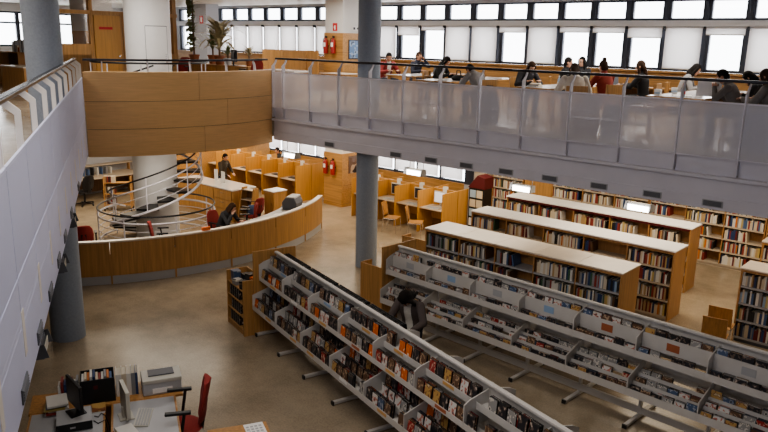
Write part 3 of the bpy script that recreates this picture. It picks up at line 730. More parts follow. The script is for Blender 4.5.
MB().prism([(-.2, 0), (.2, 0), (.22, .18), (.16, .33), (-.12, .33), (-.22, .2)], -.26, .26, 'dgrey', 'yz').build('printer_body', t, bevel=.02)
MB().prism([(-.13, .33), (.17, .33), (.15, .37), (-.09, .37)], -.24, .24, 'lgrey', 'yz').build('printer_lid', t, bevel=.012)
bx('paper_tray', t, -.2, .2, -.27, -.2, .05, .07, 'dgrey')
t = thing('card_box', 'small orange box standing on the reception desk ledge', 'box', RP(-51, 6.295, 1.0), R(-51 - 90))
bx('box_body', t, -.10, .10, -.03, .03, 0, .06, 'orange'); bx('lid', t, -.103, .103, -.033, .033, .06, .075, 'orange')
t = thing('paper_sheet', 'white papers lying on the reception worktop left of the printer', 'paper', RP(-22, 5.7, .735), R(-100))
for i in range(3): bx('sheet', t, -.105 + .03 * i, .105 + .03 * i, -.15, .15, .001 + .002 * i, .0022 + .002 * i, 'paper')
office_chair((-7.2, 16.65, 0), R(25), 'red office chair at the left end of the reception desk', group='red office chairs at reception')
office_chair((-5.42, 17.02, 0), R(-75), 'red office chair seen edge-on before the stair railing', group='red office chairs at reception')
office_chair((-3.75, 20.0, 0), R(60), 'orange-red office chair with a blue bag, below the step ladder', group='red office chairs at reception')
office_chair((-3.78, 19.15, 0), R(100), 'red office chair with low seat beside the grey printer', group='red office chairs at reception')
t = thing('handbag', 'dark blue bag lying on the orange-red office chair', 'bag', (-3.73, 20.0, .513), R(20))
MB().loft([[(x * w, y * d, z) for x, y in ((-1, -.6), (-.6, -1), (.6, -1), (1, -.6), (1, .6), (.6, 1), (-.6, 1), (-1, .6))] for z, w, d in ((0, .15, .08), (.12, .16, .09), (.24, .13, .04), (.26, .12, .02))], 'bluemetal').build('bag_body', t, True)
MB().tube([(-.09, 0, .25), (-.07, 0, .36), (.07, 0, .36), (.09, 0, .25)], .01, 'navy').build('strap', t)
# counter block with drawers
t = thing('drawer_counter', 'oak counter block with drawers and shiny white top', 'counter', B(-18.02, 13.18), AB)
bx('carcass', t, -.87, .87, -.42, .42, 0, .96, 'oak'); bx('counter_top', t, -.9, .9, -.45, .45, .96, 1.0, 'tabletop', .004)
for i in range(3):
    d = bx('drawer', t, -.05, .82, -.44, -.42, .08 + .29 * i, .35 + .29 * i, 'oak', .003)
    bx('handle', d, .30, .46, -.455, -.44, .26 + .29 * i, .275 + .29 * i, 'chrome')
bx('cupboard_door', t, -.82, -.07, -.44, -.42, .08, .93, 'oak', .003)
t = thing('low_cabinet', 'low oak cabinet with white top left of the drawer counter', 'cabinet', B(-19.6, 13.25), AB)
bx('carcass', t, -.62, .62, -.35, .35, 0, .90, 'oak'); bx('cabinet_top', t, -.64, .64, -.37, .37, .90, .93, 'tabletop', .004)
for s in (-1, 1):
    d = bx('door', t, min(s * .02, s * .58), max(s * .02, s * .58), -.365, -.35, .08, .86, 'oak', .003); bx('handle', d, s * .07 - .01, s * .07 + .01, -.38, -.365, .5, .6, 'chrome')
t = thing('low_cabinet', 'small oak cabinet with bright white top right of the step ladder', 'cabinet', B(-16.55, 13.9), AB)
bx('carcass', t, -.22, .22, -.25, .25, 0, .92, 'oak'); bx('cabinet_top', t, -.24, .24, -.27, .27, .92, .95, 'tabletop', .004)
d = bx('door', t, -.20, .20, -.265, -.25, .08, .88, 'oak', .003); bx('handle', d, .14, .16, -.28, -.265, .5, .6, 'chrome')
for k, (a, b) in enumerate(((-18.72, 13.32), (-18.22, 13.22))):
    t = thing('notice_card', ['white upright notice card at the far left of the drawer counter', 'white upright notice card nearer the drawers on the counter'][k], 'sign', B(a, b, 1.0), AB)
    bx('card', t, -.09, .09, -.004, .004, .01, .36, 'paper'); bx('card_foot', t, -.1, .1, -.03, .03, 0, .01, 'paper')
t = thing('step_ladder', 'wooden library steps standing right of the drawer counter', 'ladder', B(-16.72, 13.12), AB + R(6))
for s in (-1, 1): MB().prism([(-.38, 0), (.10, 0), (.06, 1.10), (-.14, 1.10)], s * .23 - .014, s * .23 + .014, 'oak', 'yz').build('side_panel', t)
for i in range(4):
    z = .20 + .28 * i; y = -.36 + .23 * z / 1.1
    bx('step', t, -.216, .216, y, .07, z - .03, z, 'shelfwood'); bx('shade_panel', t, -.216, .216, .05, .07, max(0, z - .28), z - .03, 'darkwood')  # dark back panels stand in for the shade inside the open steps

# spiral stair around the core and the ring railing at its foot
SR = .0073; TH0 = -227.6
t = thing('spiral_staircase', 'spiral staircase with dark treads winding round the white core', 'staircase', STAIR)
for i in range(20):
    a0 = R(TH0 + 26 * i); z = .19 * (i + 1)
    MB().arc((0, 0), .565, 1.17, z - .05, z, a0, a0 + R(27.5), 4, 'black').build('tread', t)
def helix(r, off, a0, a1): return [(r * math.cos(R(a)), r * math.sin(R(a)), SR * (a - TH0) + off) for a in [a0 + (a1 - a0) * i / 120 for i in range(121)]]
E_ = TH0 + 520
MB().tube(helix(1.2, .90, TH0 + 30, E_), .021, 'black', 8).build('handrail', t, True)
MB().tube(helix(1.2, .66, TH0 + 20, E_), .021, 'white', 8).build('upper_rail', t, True)
for q in (.22, .44): MB().tube(helix(1.2, q, TH0 + 15, E_), .008, 'white', 6).build('thin_rail', t, True)
MB().tube(helix(1.2, .01, TH0 + 5, E_), .034, 'white', 8).build('stringer', t, True)
for a in range(40, 521, 52):
    p = (1.2 * math.cos(R(TH0 + a)), 1.2 * math.sin(R(TH0 + a))); z = SR * a
    MB().cyl((*p, z), (*p, z + .90), .014, None, 'white', 8).build('post', t)
t = thing('stair_railing', 'round white railing with black handrail circling the stair foot', 'railing', STAIR)
def circ(r, z, a0=-205, a1=95): return [(r * math.cos(R(a)), r * math.sin(R(a)), z) for a in [a0 + (a1 - a0) * i / 90 for i in range(91)]]
MB().tube(circ(1.5, 1.0), .024, 'black', 8).build('handrail', t, True)
MB().tube(circ(1.5, .82), .026, 'white', 8).build('upper_rail', t, True)
for z in (.62, .44, .26): MB().tube(circ(1.5, z), .010, 'white', 6).build('thin_rail', t, True)
MB().tube(circ(1.5, .10), .026, 'white', 8).build('lower_rail', t, True)
for a in range(-205, 96, 50):
    p = (1.5 * math.cos(R(a)), 1.5 * math.sin(R(a))); MB().cyl((*p, 0), (*p, 1.0), .018, None, 'white', 8).build('post', t)
t = thing('stair_railing', 'dark curved railing round the stair head behind the oak boards', 'railing', STAIR + Vector((0, 0, UP)))
MB().tube(circ(1.42, .95, -150, 60), .024, 'black', 8).build('handrail', t, True)
for a in range(-150, 61, 35):
    p = (1.42 * math.cos(R(a)), 1.42 * math.sin(R(a))); MB().cyl((*p, 0), (*p, .95), .016, None, 'white', 8).build('post', t)

# far left: staff desk under a grey glazed partition
struct('wall_partition', MB().box(-23.95, -23.85, 9.6, 13.6, 0, 1.3, 'grey').box(-23.95, -23.85, 9.6, 13.6, 1.3, 2.9, 'ventdark').box(-23.97, -23.83, 11.2, 11.3, 0, 2.9, 'oak').box(-23.97, -23.83, 9.6, 9.7, 0, 2.9, 'oak').box(-23.97, -23.83, 13.5, 13.6, 0, 2.9, 'oak'), B(0, 0, 0), AB, 'grey glazed partition behind the staff desk')
struct('wall_oak', MB().box(-24.0, -23.0, 13.65, 19.05, 0, 2.9, 'oakx'), B(0, 0, 0), AB, 'oak lined wall beside the left carrels')
t = thing('staff_desk', 'pale wooden staff desk with a raised ledge in the far left corner', 'desk', B(-23.2, 11.6), AB)
bx('desk_top', t, -.55, .55, -1.4, 1.5, .72, .75, 'shelfwood', .004)
bx('ledge', t, -.6, -.3, -1.5, 1.6, 1.0, 1.035, 'shelfwood', .004)
for y in (-1.38, 1.46): bx('side_panel', t, -.55, .5, y, y + .03, 0, .72, 'oak'); bx('ledge_support', t, -.5, -.35, y, y + .03, .75, 1.0, 'oak')
bx('modesty_panel', t, -.5, -.47, -1.35, 1.46, .1, .72, 'darkwood')
for k in range(9):
    w = rnd.uniform(.03, .05); c = rnd.choice(['book white', 'book grey', 'book black', 'book cream', 'book blue'])
    o = MB().box(-.1, .1, 0, w, 0, rnd.uniform(.2, .26), c).build('desk_file', loc=B(-23.3, 10.9 + .16 * k, .751), rotz=AB)
    tag(o, '%s file standing on the far left staff desk, %s along' % (c[5:], ORD[k]), 'file', 'files on the staff desk')
office_chair(B(-22.3, 10.75), AB + R(100), 'black office chair at the far left staff desk', 'black')
t = thing('waste_bin', 'reddish brown bin on the floor under the staff desk', 'bin', B(-22.8, 11.75), AB)
MB().lathe([(.10, 0), (.13, .30), (.125, .30), (.095, .02)], 'brown_leather', 20).build('bin_body', t, True); MB().lathe([(.128, .30), (.137, .30), (.137, .315), (.128, .315)], 'brown_leather', 20).build('rim', t, True)
t = thing('book_trolley', 'wooden book trolley with sloping shelves near the stair railing', 'trolley', B(-20.95, 11.2), AB + R(50))
for s in (-1, 1): MB().prism([(-.2, .1), (.2, .1), (.12, 1.08), (-.12, 1.08)], s * .4 - .012, s * .4 + .012, 'oak', 'yz').build('side_panel', t)
for z in (.2, .55, .9):
    bx('shelf', t, -.388, .388, -.17 + z * .06, .17 - z * .06, z - .02, z, 'oak')
for sx in (-1, 1):
    for sy in (-1, 1): MB().cyl((sx * .4 - .012, sy * .16, .05), (sx * .4 + .012, sy * .16, .05), .05, None, 'black', 14).build('wheel', t)
for z in (.2, .55, .9):
    for k in range(8):
        c = rnd.choice(WARM); p = B(-20.95, 11.2, z + .001) + Matrix.Rotation(AB + R(50), 3, 'Z') @ Vector((-.36 + .04 * k, -.09, 0))
        ITEMS.append(dict(kind='book', key=c, X=Matrix.Translation(p) @ Matrix.Rotation(AB + R(50), 4, 'Z'), dim=(.03, .16, .2), where=({.2: 'bottom', .55: 'middle', .9: 'top'}[z], 'book trolley'), k=k))

# red-topped leaflet stand
t = thing('leaflet_stand', 'black leaflet stand with a dark red slanted top beside the carrels', 'display stand', B(-11.46, 17.35), AB)
bx('stand_body', t, -.26, .26, -.2, .2, .06, 1.30, 'black'); bx('stand_base', t, -.28, .28, -.22, .22, 0, .06, 'black')
MB().prism([(-.29, 1.30), (.29, 1.30), (.27, 1.62), (.02, 1.68)], -.23, .23, 'darkred', 'xz').build('header_board', t, bevel=.004)
for r_ in range(4):
    for c_ in range(2):
        k = rnd.choice(['paper', 'paper', 'paper', 'ltblue', 'book cream'])
        z = .18 + .28 * r_
        l = MB().box(-.22 + .23 * c_, -.02 + .23 * c_, -.215, -.2, z, z + .22, k).build('leaflet', t)
bx('side_rail', t, -.275, -.26, -.21, .21, .06, 1.3, 'lgrey')

# extinguishers, signs and picture on the clad pillar
def extinguisher(loc, label, rot=AB):
    t = thing('fire_extinguisher', label, 'fire extinguisher', loc, rot)
    MB().lathe([(.06, -.26), (.078, -.25), (.08, .10), (.065, .16), (.03, .19), (.025, .23)], 'redpaint', 24).build('cylinder_body', t, True)
    MB().prism([(-.03, .22), (.05, .22), (.06, .27), (-.02, .29)], -.015, .015, 'black', 'xz').build('valve_lever', t)
    MB().tube([(-.02, 0, .22), (-.10, -.01, .20), (-.115, -.01, .0), (-.10, -.01, -.12)], .011, 'black').build('hose', t, True)
    MB().arc((0, 0), .0805, .0815, -.05, .08, R(-130), R(-50), 8, 'paper').build('paper_label', t)
    MB().box(-.05, .05, .06, .092, -.05, .0, 'steel').build('wall_bracket', t)
    return t
for k, (a, n_) in enumerate(((-17.02, 'left'), (-16.68, 'right'))):
    extinguisher(B(a, 16.455, 1.33), 'red fire extinguisher, %s of the pair low on the clad pillar downstairs' % n_)
    extinguisher(B(a, 16.455, 5.22), 'red fire extinguisher, %s of the pair on the pillar upstairs' % n_)
def sign(name, loc, rot, w, h, label, board, cat='sign', marks=()):
    t = thing(name, label, cat, loc, rot)
    bx('sign_board', t, -w / 2, w / 2, -.008, 0, -h / 2, h / 2, board)
    for (x0, x1, z0, z1, k) in marks: bx('sign_mark', t, x0, x1, -.011, -.008, z0, z1, k)
    return t
sign('wall_sign', B(-16.72, 16.58, 5.78), AB, .20, .24, 'small red extinguisher sign above the upstairs extinguishers', 'redsign', marks=((-.03, .02, -.08, .05, 'paper'), (-.05, -.035, -.04, .03, 'paper')))
sign('wall_sign', B(-16.349, 17.15, 5.75), AB + R(90), .34, .12, 'black and white direction sign on the side of the upper pillar', 'paper', marks=((-.14, -.05, -.04, .04, 'ink'), (.02, .12, -.03, .03, 'ink')))
sign('wall_sign', B(-25.2, 17.49, 6.05), AB, .24, .3, 'red sign high on the pale pillar above the plants', 'redsign', marks=((-.05, .05, -.08, .08, 'paper'),))
t = thing('framed_picture', 'framed blue print on the side of the upstairs pillar', 'picture', B(-16.345, 17.1, 5.1), AB + R(90))
bx('picture_frame', t, -.3, .3, -.02, 0, -.3, .3, 'ink'); bx('picture', t, -.27, .27, -.024, -.02, -.27, .27, 'picture')
t = thing('poster', 'reddish poster on the side of the lower pillar', 'poster', B(-16.345, 17.1, 1.4), AB + R(90))
bx('poster_sheet', t, -.25, .25, -.006, 0, -.3, .28, 'cover brown')

# ================================================================== FRONT DESKS (nearest corner)
DA = R(20); DO = Vector((-2.74, 8.79, 0)); DU = Vector((math.cos(DA), math.sin(DA), 0)); DV = Vector((-math.sin(DA), math.cos(DA), 0))
def D(u, v, z=0): return DO + DU * u + DV * v + Vector((0, 0, z))
def desk(label, u0, u1, v0, v1, top, name='work_desk'):
    t = thing(name, label, 'desk', D((u0 + u1) / 2, (v0 + v1) / 2), DA)
    w, d = (u1 - u0) / 2, (v1 - v0) / 2
    if top == 'laminate':
        bx('desk_top', t, -w + .025, w - .025, -d + .025, d - .025, .705, .741, 'laminate')
        for s in (-1, 1): bx('edge_strip', t, min(s * w, s * (w - .025)), max(s * w, s * (w - .025)), -d, d, .705, .74, 'deskwood'); bx('edge_strip', t, -w + .025, w - .025, min(s * d, s * (d - .025)), max(s * d, s * (d - .025)), .705, .74, 'deskwood')
    else: bx('desk_top', t, -w, w, -d, d, .705, .74, top, .003)
    for s in (-1, 1): bx('side_panel', t, s * (w - .36) - .014, s * (w - .36) + .014, -d + .04, d - .04, 0, .705, 'deskwood')
    bx('modesty_panel', t, -w + .38, w - .38, -.014, .014, .2, .705, 'deskwood')
    return t
desk('grey-topped wooden desk under the beige monitor, beside the red chair', -.80, 0, -1.45, -.01, 'laminate')
desk('grey-topped wooden desk under the black monitor and flat computer', -1.76, -.87, -1.45, -.01, 'laminate')
desk('plain wooden back table carrying binders, crate and printer', -1.78, .10, 0, .52, 'deskwood')
desk('light wooden table at the bottom edge with a calendar sheet', .30, 1.02, -2.0, -1.05, 'deskwood')
tz = .742
t = thing('calendar_sheet', 'white calendar sheet with grey print lying on the wooden table', 'paper', D(.86, -1.22, .741), DA + R(3))
bx('sheet', t, -.12, .12, -.16, .16, 0, .003, 'paper')
g = MB()
for i in range(4):
    for j in range(4): g.box(-.10 + .052 * i, -.065 + .052 * i, -.12 + .062 * j, -.085 + .062 * j, .003, .0036, 'lgrey')
g.build('printed_grid', t)
t = thing('printer', 'grey and beige laser printer on the back table beside the binders', 'printer', D(-.165, .25, .7415), DA + R(3)); t.scale = (.92, .95, .88)
MB().prism([(-.20, 0), (.20, 0), (.20, .20), (.12, .27), (-.20, .24)], -.27, .27, 'lgrey', 'yz').build('printer_body', t, bevel=.012)
MB().prism([(-.205, .19), (.12, .21), (.12, .275), (-.21, .25)], -.275, .275, 'beige', 'yz').build('printer_lid', t, bevel=.008)
bx('front_label', t, -.14, .14, -.204, -.2, .03, .11, 'paper'); bx('output_tray', t, -.18, .18, -.10, .10, .262, .278, 'dgrey')
for k in range(5):
    o_ = [('white', .07), ('cream', .06), ('white', .055), ('grey', .05), ('dark blue', .03)][k]
    t = thing('ring_binder', ['thick white binder next to the black crate', 'cream binder second from the black crate', 'white binder in the middle of the binder row', 'grey binder left of the thin blue one', 'thin dark blue binder next to the printer'][k], 'binder', D(-.72 + [0, .072, .134, .191, .243][k] - .015, .30, .741), DA)
    w = o_[1]
    bx('cover', t, 0, w, -.14, -.134, 0, .31, 'book ' + o_[0]); bx('cover_side', t, 0, .004, -.134, .14, 0, .31, 'book ' + o_[0]); bx('cover_side', t, w - .004, w, -.134, .14, 0, .31, 'book ' + o_[0]); bx('paper_block', t, .005, w - .005, -.13, .13, .005, .29, 'pages')
t = thing('storage_crate', 'black open crate full of papers and folders on the back table', 'crate', D(-.96, .22, .7415), DA + R(2))
bx('crate_front', t, -.21, .21, -.17, -.16, 0, .33, 'black'); bx('crate_back', t, -.21, .21, .16, .17, 0, .33, 'black'); bx('crate_side', t, -.21, -.2, -.16, .16, 0, .33, 'black'); bx('crate_side', t, .2, .21, -.16, .16, 0, .33, 'black'); bx('crate_floor', t, -.2, .2, -.16, .16, 0, .01, 'black')
bx('crate_badge', t, -.05, .0, -.1725, -.17, .2, .25, 'darkred')
cc = ['white', 'cream', 'orange', 'white', 'dark blue', 'cream', 'red', 'white', 'grey', 'orange', 'blue']
for k in range(11):
    c = cc[k]; h = rnd.uniform(.27, .345)
    o = MB().box(0, .028, -.11, .12, 0, h, 'book ' + c).build('folder', loc=D(-.96, .22, .753) + DU * (-.19 + .034 * k), rotz=DA + R(2))
    tag(o, '%s folder standing in the black crate, %s from the crate edge by the monitor' % (c, ORD[k]), 'folder', 'folders in the black crate')
cs = ['white', 'red', 'dark blue', 'cream', 'dark red', 'white', 'grey']
for k in range(7):
    c = cs[k]; h = .22 + .02 * ((k * 3) % 5)
    o = MB().box(0, .03, -.09, .09, 0, h, 'book ' + c).build('book', loc=D(-1.44 + .036 * k, .30, .742), rotz=DA)
    tag(o, '%s book standing behind the black monitor, %s from the magazine pile' % (c, ORD[k]), 'book', 'books behind the black monitor')
for k in range(6):
    c = ['white', 'red', 'white', 'yellow', 'grey', 'white'][k]
    o = MB().box(-.12, .12, -.16, .16, 0, .024, 'book ' + c).box(-.118, .124, -.155, .155, .004, .02, 'pages').build('magazine', loc=D(-1.46 + .01 * (k % 3), .03 - .03 * (k % 2), .742 + .0245 * k), rotz=DA + R(4 * (k % 3)))
    tag(o, '%s magazine, %s from the bottom of the pile left of the monitor' % (c, ORD[k]), 'magazine', 'magazine pile left of the black monitor')
for k in range(3):
    o = MB().box(-.08, .08, -.11, .11, 0, .012, ['paper', 'book white', 'cover tan'][k]).build('magazine', loc=D(-.955 + .002 * k, -.125, .742 + .0125 * k), rotz=DA + R(1 * k))
    tag(o, ['white magazine at the bottom of the small pile before the crate', 'white magazine in the middle of the small pile before the crate', 'patterned magazine on top of the small pile before the crate'][k], 'magazine', 'small pile before the crate')
t = thing('desktop_computer', 'flat grey and black desktop computer lying under the black monitor', 'computer', D(-1.22, -.42, .7415), DA + R(4))
bx('case', t, -.2, .2, -.19, .2, .012, .115, 'lgrey', .004); bx('front_bezel', t, -.2, .2, -.20, -.19, .012, .115, 'black', .003); bx('badge', t, -.05, .01, -.202, -.20, .05, .07, 'lgrey')
for sx in (-1, 1): bx('foot', t, sx * .17 - .015, sx * .17 + .015, -.15, .15, 0, .012, 'black')
t = thing('computer_monitor', 'black flat monitor turned edge-on on the desktop computer', 'monitor', D(-1.20, -.36, .858), DA - R(68))
MB().prism([(-.11, -.09), (.11, -.09), (.09, .10), (-.09, .10)], 0, .014, 'black').build('stand_base', t)
MB().box(-.035, .035, .02, .05, .014, .16, 'black').build('stand_neck', t)
MB().box(-.235, .235, -.015, .02, .09, .43, 'black').build('screen_frame', t, bevel=.004); bx('screen', t, -.215, .215, -.0165, -.015, .11, .41, 'dgrey')
t = thing('computer_monitor', 'beige monitor turned edge-on beside the dark gap between desks', 'monitor', D(-.62, -.42, .7415), DA + R(100))
MB().prism([(-.11, -.08), (.11, -.08), (.10, .09), (-.10, .09)], 0, .016, 'beige').build('stand_base', t)
MB().box(-.035, .035, .01, .05, .016, .14, 'beige').build('stand_neck', t)
MB().box(-.21, .21, -.02, .03, .07, .42, 'beige').build('screen_frame', t, bevel=.006); bx('screen', t, -.18, .18, -.022, -.02, .10, .39, 'screen')
keyboard(D(-.42, -.52, .7415), DA + R(80), 'beige keyboard on the right-hand grey desk')
keyboard(D(-1.60, -.80, .7415), DA + R(25), 'black keyboard at the left edge of the grey desk', 'black')
for k in range(4):
    c = ['red', 'white', 'yellow', 'white'][k]
    o = MB().box(-.10, .10, -.13, .13, 0, .018, 'book ' + c).box(-.098, .103, -.127, .127, .003, .015, 'pages').build('book', loc=D(-.68 + .02 * k, -.84 - .015 * k, .742 + .0185 * k), rotz=DA + R(-8 + 9 * k))
    tag(o, '%s book, %s from the bottom of the pile before the beige monitor' % (c, ORD[k]), 'book', 'book pile before the beige monitor')
t = thing('cable', 'black cables trailing over the gap between the two grey desks', 'cable', D(0, 0, 0), DA)
MB().tube([(-1.0, -.30, .75), (-.95, -.34, .75), (-.92, -.25, .75), (-.868, -.33, .752), (-.835, -.30, .60), (-.83, -.28, .2)], .006, 'black', 6).build('wire', t); MB().tube([(-1.0, -.42, .75), (-.95, -.5, .75), (-.868, -.44, .752), (-.84, -.42, .5)], .006, 'black', 6).build('wire', t)
office_chair(D(.03, -.50), DA + R(84), 'red office chair with black arms at the grey front desk').scale = (1.15, 1.15, 1.17)

# ================================================================== UPPER FLOOR FURNITURE
# wood and glass partition with door, left of the stair core
MB_ = MB().box(-19.35, -19.25, 8.7, 12.5, UP, 4.86, 'oak').box(-19.35, -19.25, 8.7, 9.0, UP, 5.14, 'oak').box(-19.35, -19.25, 8.7, 9.82, UP, 5.14, 'oak')
MB_.box(-19.36, -19.24, 8.7, 12.5, 5.92, 6.02, 'oak').box(-19.36, -19.24, 8.7, 8.82, UP, CEIL, 'oak').box(-19.36, -19.24, 9.79, 9.89, UP, CEIL, 'oak').box(-19.36, -19.24, 10.66, 10.72, UP, 5.95, 'oak').box(-19.36, -19.24, 12.35, 12.47, UP, CEIL, 'oak').box(-19.34, -19.26, 10.72, 11.4, UP, 5.95, 'oak').box(-19.34, -19.26, 9.84, 10.7, UP, 5.94, 'oak')
pt = struct('wall_office', MB_, B(0, 0, 0), AB, 'oak partition of an upstairs office')
bx('window_pane', pt, -19.31, -19.29, 8.82, 9.79, 5.14, 5.92, 'glass'); bx('window_pane', pt, -19.31, -19.29, 8.82, 9.79, 6.02, CEIL, 'glass'); bx('window_pane', pt, -19.31, -19.29, 9.89, 12.35, 6.02, CEIL, 'glass')
dr = struct('door_1', MB().box(-19.25, -19.21, 9.90, 10.65, UP + .02, 5.90, 'carrel'), B(0, 0, 0), AB, 'oak office door with a red plate')
bx('door_plate', dr, -19.205, -19.20, 10.03, 10.42, 5.53, 5.60, 'redsign'); MB().box(-19.2, -19.17, 10.55, 10.6, 4.8, 4.84, 'chrome').build('door_handle', dr)
dr2 = struct('door_2', MB().box(-19.25, -19.22, 10.74, 11.25, UP + .02, 5.90, 'oak'), B(0, 0, 0), AB, 'narrow oak door beside the office door')
MB().box(-19.22, -19.18, 10.78, 10.9, 4.87, 4.9, 'steel').build('door_handle', dr2)
# desk things in the far left corner upstairs
t = thing('reading_counter', 'plain oak counter with a pale top left of the grey column', 'counter', B(-19.98, 8.25, UP), AB)
bx('counter_body', t, -.70, .74, -.3, .25, 0, .72, 'oak'); bx('counter_top', t, -.72, .76, -.32, .27, .72, .75, 'capwhite')
t = thing('bookcase', 'dark wooden bookcase with goods on top at the far left upstairs', 'bookcase', B(-23.4, 9.45, UP), AB)
bx('side_panel', t, -.95, -.92, -.2, .2, 0, 1.0, 'case'); bx('side_panel', t, .67, .70, -.2, .2, 0, 1.0, 'case'); bx('back_panel', t, -.92, .67, .17, .2, 0, 1.0, 'darkwood'); bx('top_panel', t, -.96, .71, -.21, .21, 1.0, 1.03, 'case')
for z in (.05, .5): bx('shelf', t, -.92, .67, -.19, .17, z, z + .025, 'case')
for k in range(6):
    c = ['white', 'grey', 'cream', 'orange', 'white', 'grey'][k]
    o = MB().box(0, .09, -.12, .12, 0, [.3, .34, .2, .14, .36, .34][k], 'book ' + c).build('box_file', loc=B(-23.25 + .13 * k, 9.45, UP + 1.031), rotz=AB)
    tag(o, '%s box file on the dark bookcase far left upstairs, %s along' % (c, ORD[k]), 'box file', 'box files upstairs')
struct('column_7', MB().box(-24.9, -23.9, 12.0, 13.0, UP, 5.5, 'oak').box(-24.9, -23.9, 12.0, 13.0, 5.5, CEIL, 'plaster'), B(0, 0, 0), AB, 'pale pillar with oak cladding at far left upstairs')
# low oak screens, white counter, side table
def screen(label, a0, a1, b, z1):
    t = thing('oak_screen', label, 'screen', B((a0 + a1) / 2, b, UP), AB)
    n = 2; w = (a1 - a0)
    for i in range(n): bx('screen_panel', t, -w / 2 + i * w / n + .004, -w / 2 + (i + 1) * w / n - .004, -.03, .03, .03, z1 - UP, 'oak')
    bx('screen_foot', t, -w / 2, w / 2, -.1, .1, 0, .03, 'darkwood')
screen('low oak screen before the windows left of the clad pillar', -20.2, -17.95, 16.5, 5.02)
screen('short oak screen touching the clad pillar upstairs', -17.75, -17.25, 16.35, 5.03)
t = thing('reading_counter', 'white-topped low counter behind the left end of balcony railing', 'counter', B(-15.65, 13.6, UP), AB)
bx('counter_body', t, -.62, .62, -.25, .25, 0, .70, 'oak'); bx('counter_top', t, -.68, .68, -.3, .3, .70, .74, 'tabletop')
def table(label, a0, a1, b0, b1, rot=0, top='tabletop'):
    t = thing('study_table', label, 'table', B((a0 + a1) / 2, (b0 + b1) / 2, UP), AB + R(rot))
    w, d = (a1 - a0) / 2, (b1 - b0) / 2
    bx('table_top', t, -w + .02, w - .02, -d + .02, d - .02, .72, .743, top); bx('edge_strip', t, -w, w, -d, -d + .02, .715, .742, 'oak'); bx('edge_strip', t, -w, w, d - .02, d, .715, .742, 'oak'); bx('edge_strip', t, -w, -w + .02, -d + .02, d - .02, .715, .742, 'oak'); bx('edge_strip', t, w - .02, w, -d + .02, d - .02, .715, .742, 'oak')
    for sx in (-1, 1):
        for sy in (-1, 1): bx('leg', t, sx * (w - .08) - .03, sx * (w - .08) + .03, sy * (d - .1) - .03, sy * (d - .1) + .03, 0, .715, 'oak')
    return t
table('small wooden table between the column and the clad pillar upstairs', -13.95, -12.95, 13.2, 14.0, 0, 'capwhite')
table('white study table in front of the man in the red jacket', -12.60, -11.6, 14.3, 16.9)
table('long white study table with the black-clad woman at its left', -10.62, -9.62, 13.1, 16.1)
table('long white study table before the person in the cream top', -7.86, -6.96, 13.0, 16.3)
table('long white study table where the man reads a paper', -5.12, -4.12, 12.9, 16.3)
t = thing('side_bench', 'dark low wooden bench shelf under the windows right of centre', 'bench', B(-6.2, 17.9, UP), AB)
bx('bench_top', t, -1.6, 1.6, -.2, .2, .58, .61, 'oak'); bx('shelf', t, -1.57, 1.57, -.18, .18, .2, .225, 'darkwood'); bx('back_panel', t, -1.57, 1.57, .17, .2, 0, .58, 'darkwood')
for x in (-1.6, -.53, .53, 1.57): bx('side_panel', t, x, x + .03, -.2, .17, 0, .58, 'oak')
# plants
def pot(t, r, h, z=0, k='terra'):
    p = MB().lathe([(r * .7, z), (r, z + h), (r * 1.06, z + h), (r * 1.06, z + h - .03)], k, 20).build('pot', t, True)
    MB().lathe([(.001, z + h - .02), (r * .96, z + h - .02)], 'soil', 20).build('soil', p)
def leaf_mb(mb, base, az, el, L, w, droop, k, n=5):
    rows = []; p = Vector(base); e = el
    for i in range(n + 1):
        s = i / n; ww = w * math.sin(PI * (.12 + .88 * s) ** .8) if i < n else .002
        d = Vector((math.cos(az) * math.cos(e), math.sin(az) * math.cos(e), math.sin(e))); sd = Vector((-math.sin(az), math.cos(az), 0))
        rows.append((tuple(p + sd * ww), tuple(p), tuple(p - sd * ww))); p = p + d * (L / n); e -= droop / n
    vs = [q for r_ in rows for q in r_]; fs = []
    for i in range(n): o = 3 * i; fs += [(o, o + 1, o + 4, o + 3), (o + 1, o + 2, o + 5, o + 4)]
    mb.add(vs, fs, k)
def spiky(label, loc, h, n, L, w, k, potk='terra', pr=.16, ph=.26):
    t = thing('potted_plant', label, 'plant', loc)
    pot(t, pr, ph, 0, potk)
    MB().cyl((0, 0, ph - .03), (0, 0, ph + h * .5), .03, .02, 'darkwood', 8).build('stem', t)
    mb = MB()
    for i in range(n):
        z = ph + h * (.12 + .45 * (i / n)); leaf_mb(mb, (0, 0, z), i * 2.4, R(rnd.uniform(25, 80)), L * rnd.uniform(.75, 1.1), w, R(rnd.uniform(50, 110)), k)
    mb.build('leaves', t)
    return t
t = thing('plant_bench', 'low oak bench with cupboard door carrying the potted plants', 'bench', B(-18.6, 13.25, UP), AB)
bx('bench_top', t, -1.0, 2.1, -.3, .3, .77, .80, 'oak'); bx('carcass', t, -.95, 2.05, -.27, .27, 0, .77, 'oak'); bx('door', t, -.2, .5, -.285, -.27, .1, .72, 'carrel')
spiky('big pale spiky potted plant in the middle of the plant bench', B(-18.1, 13.15, UP + .80), 1.25, 46, 1.05, .06, 'leafpale')
spiky('dark arching plant behind the big pale spiky plant', B(-18.85, 13.45, UP + .80), 1.1, 26, .55, .05, 'leaf')
spiky('small leafy plant in a terracotta pot at the right of the bench', B(-16.9, 13.3, UP + .80), .45, 16, .36, .03, 'leafpale', pr=.11, ph=.18)
spiky('low drooping plant in a grey pot beside the dark monitor', B(-17.7, 13.15, UP + .80), .3, 14, .40, .03, 'leaf', 'lgrey', .13, .2)
t = thing('potted_plant', 'tall climbing plant with big round leaves left of the bench', 'plant', B(-19.32, 13.1, UP + .80))
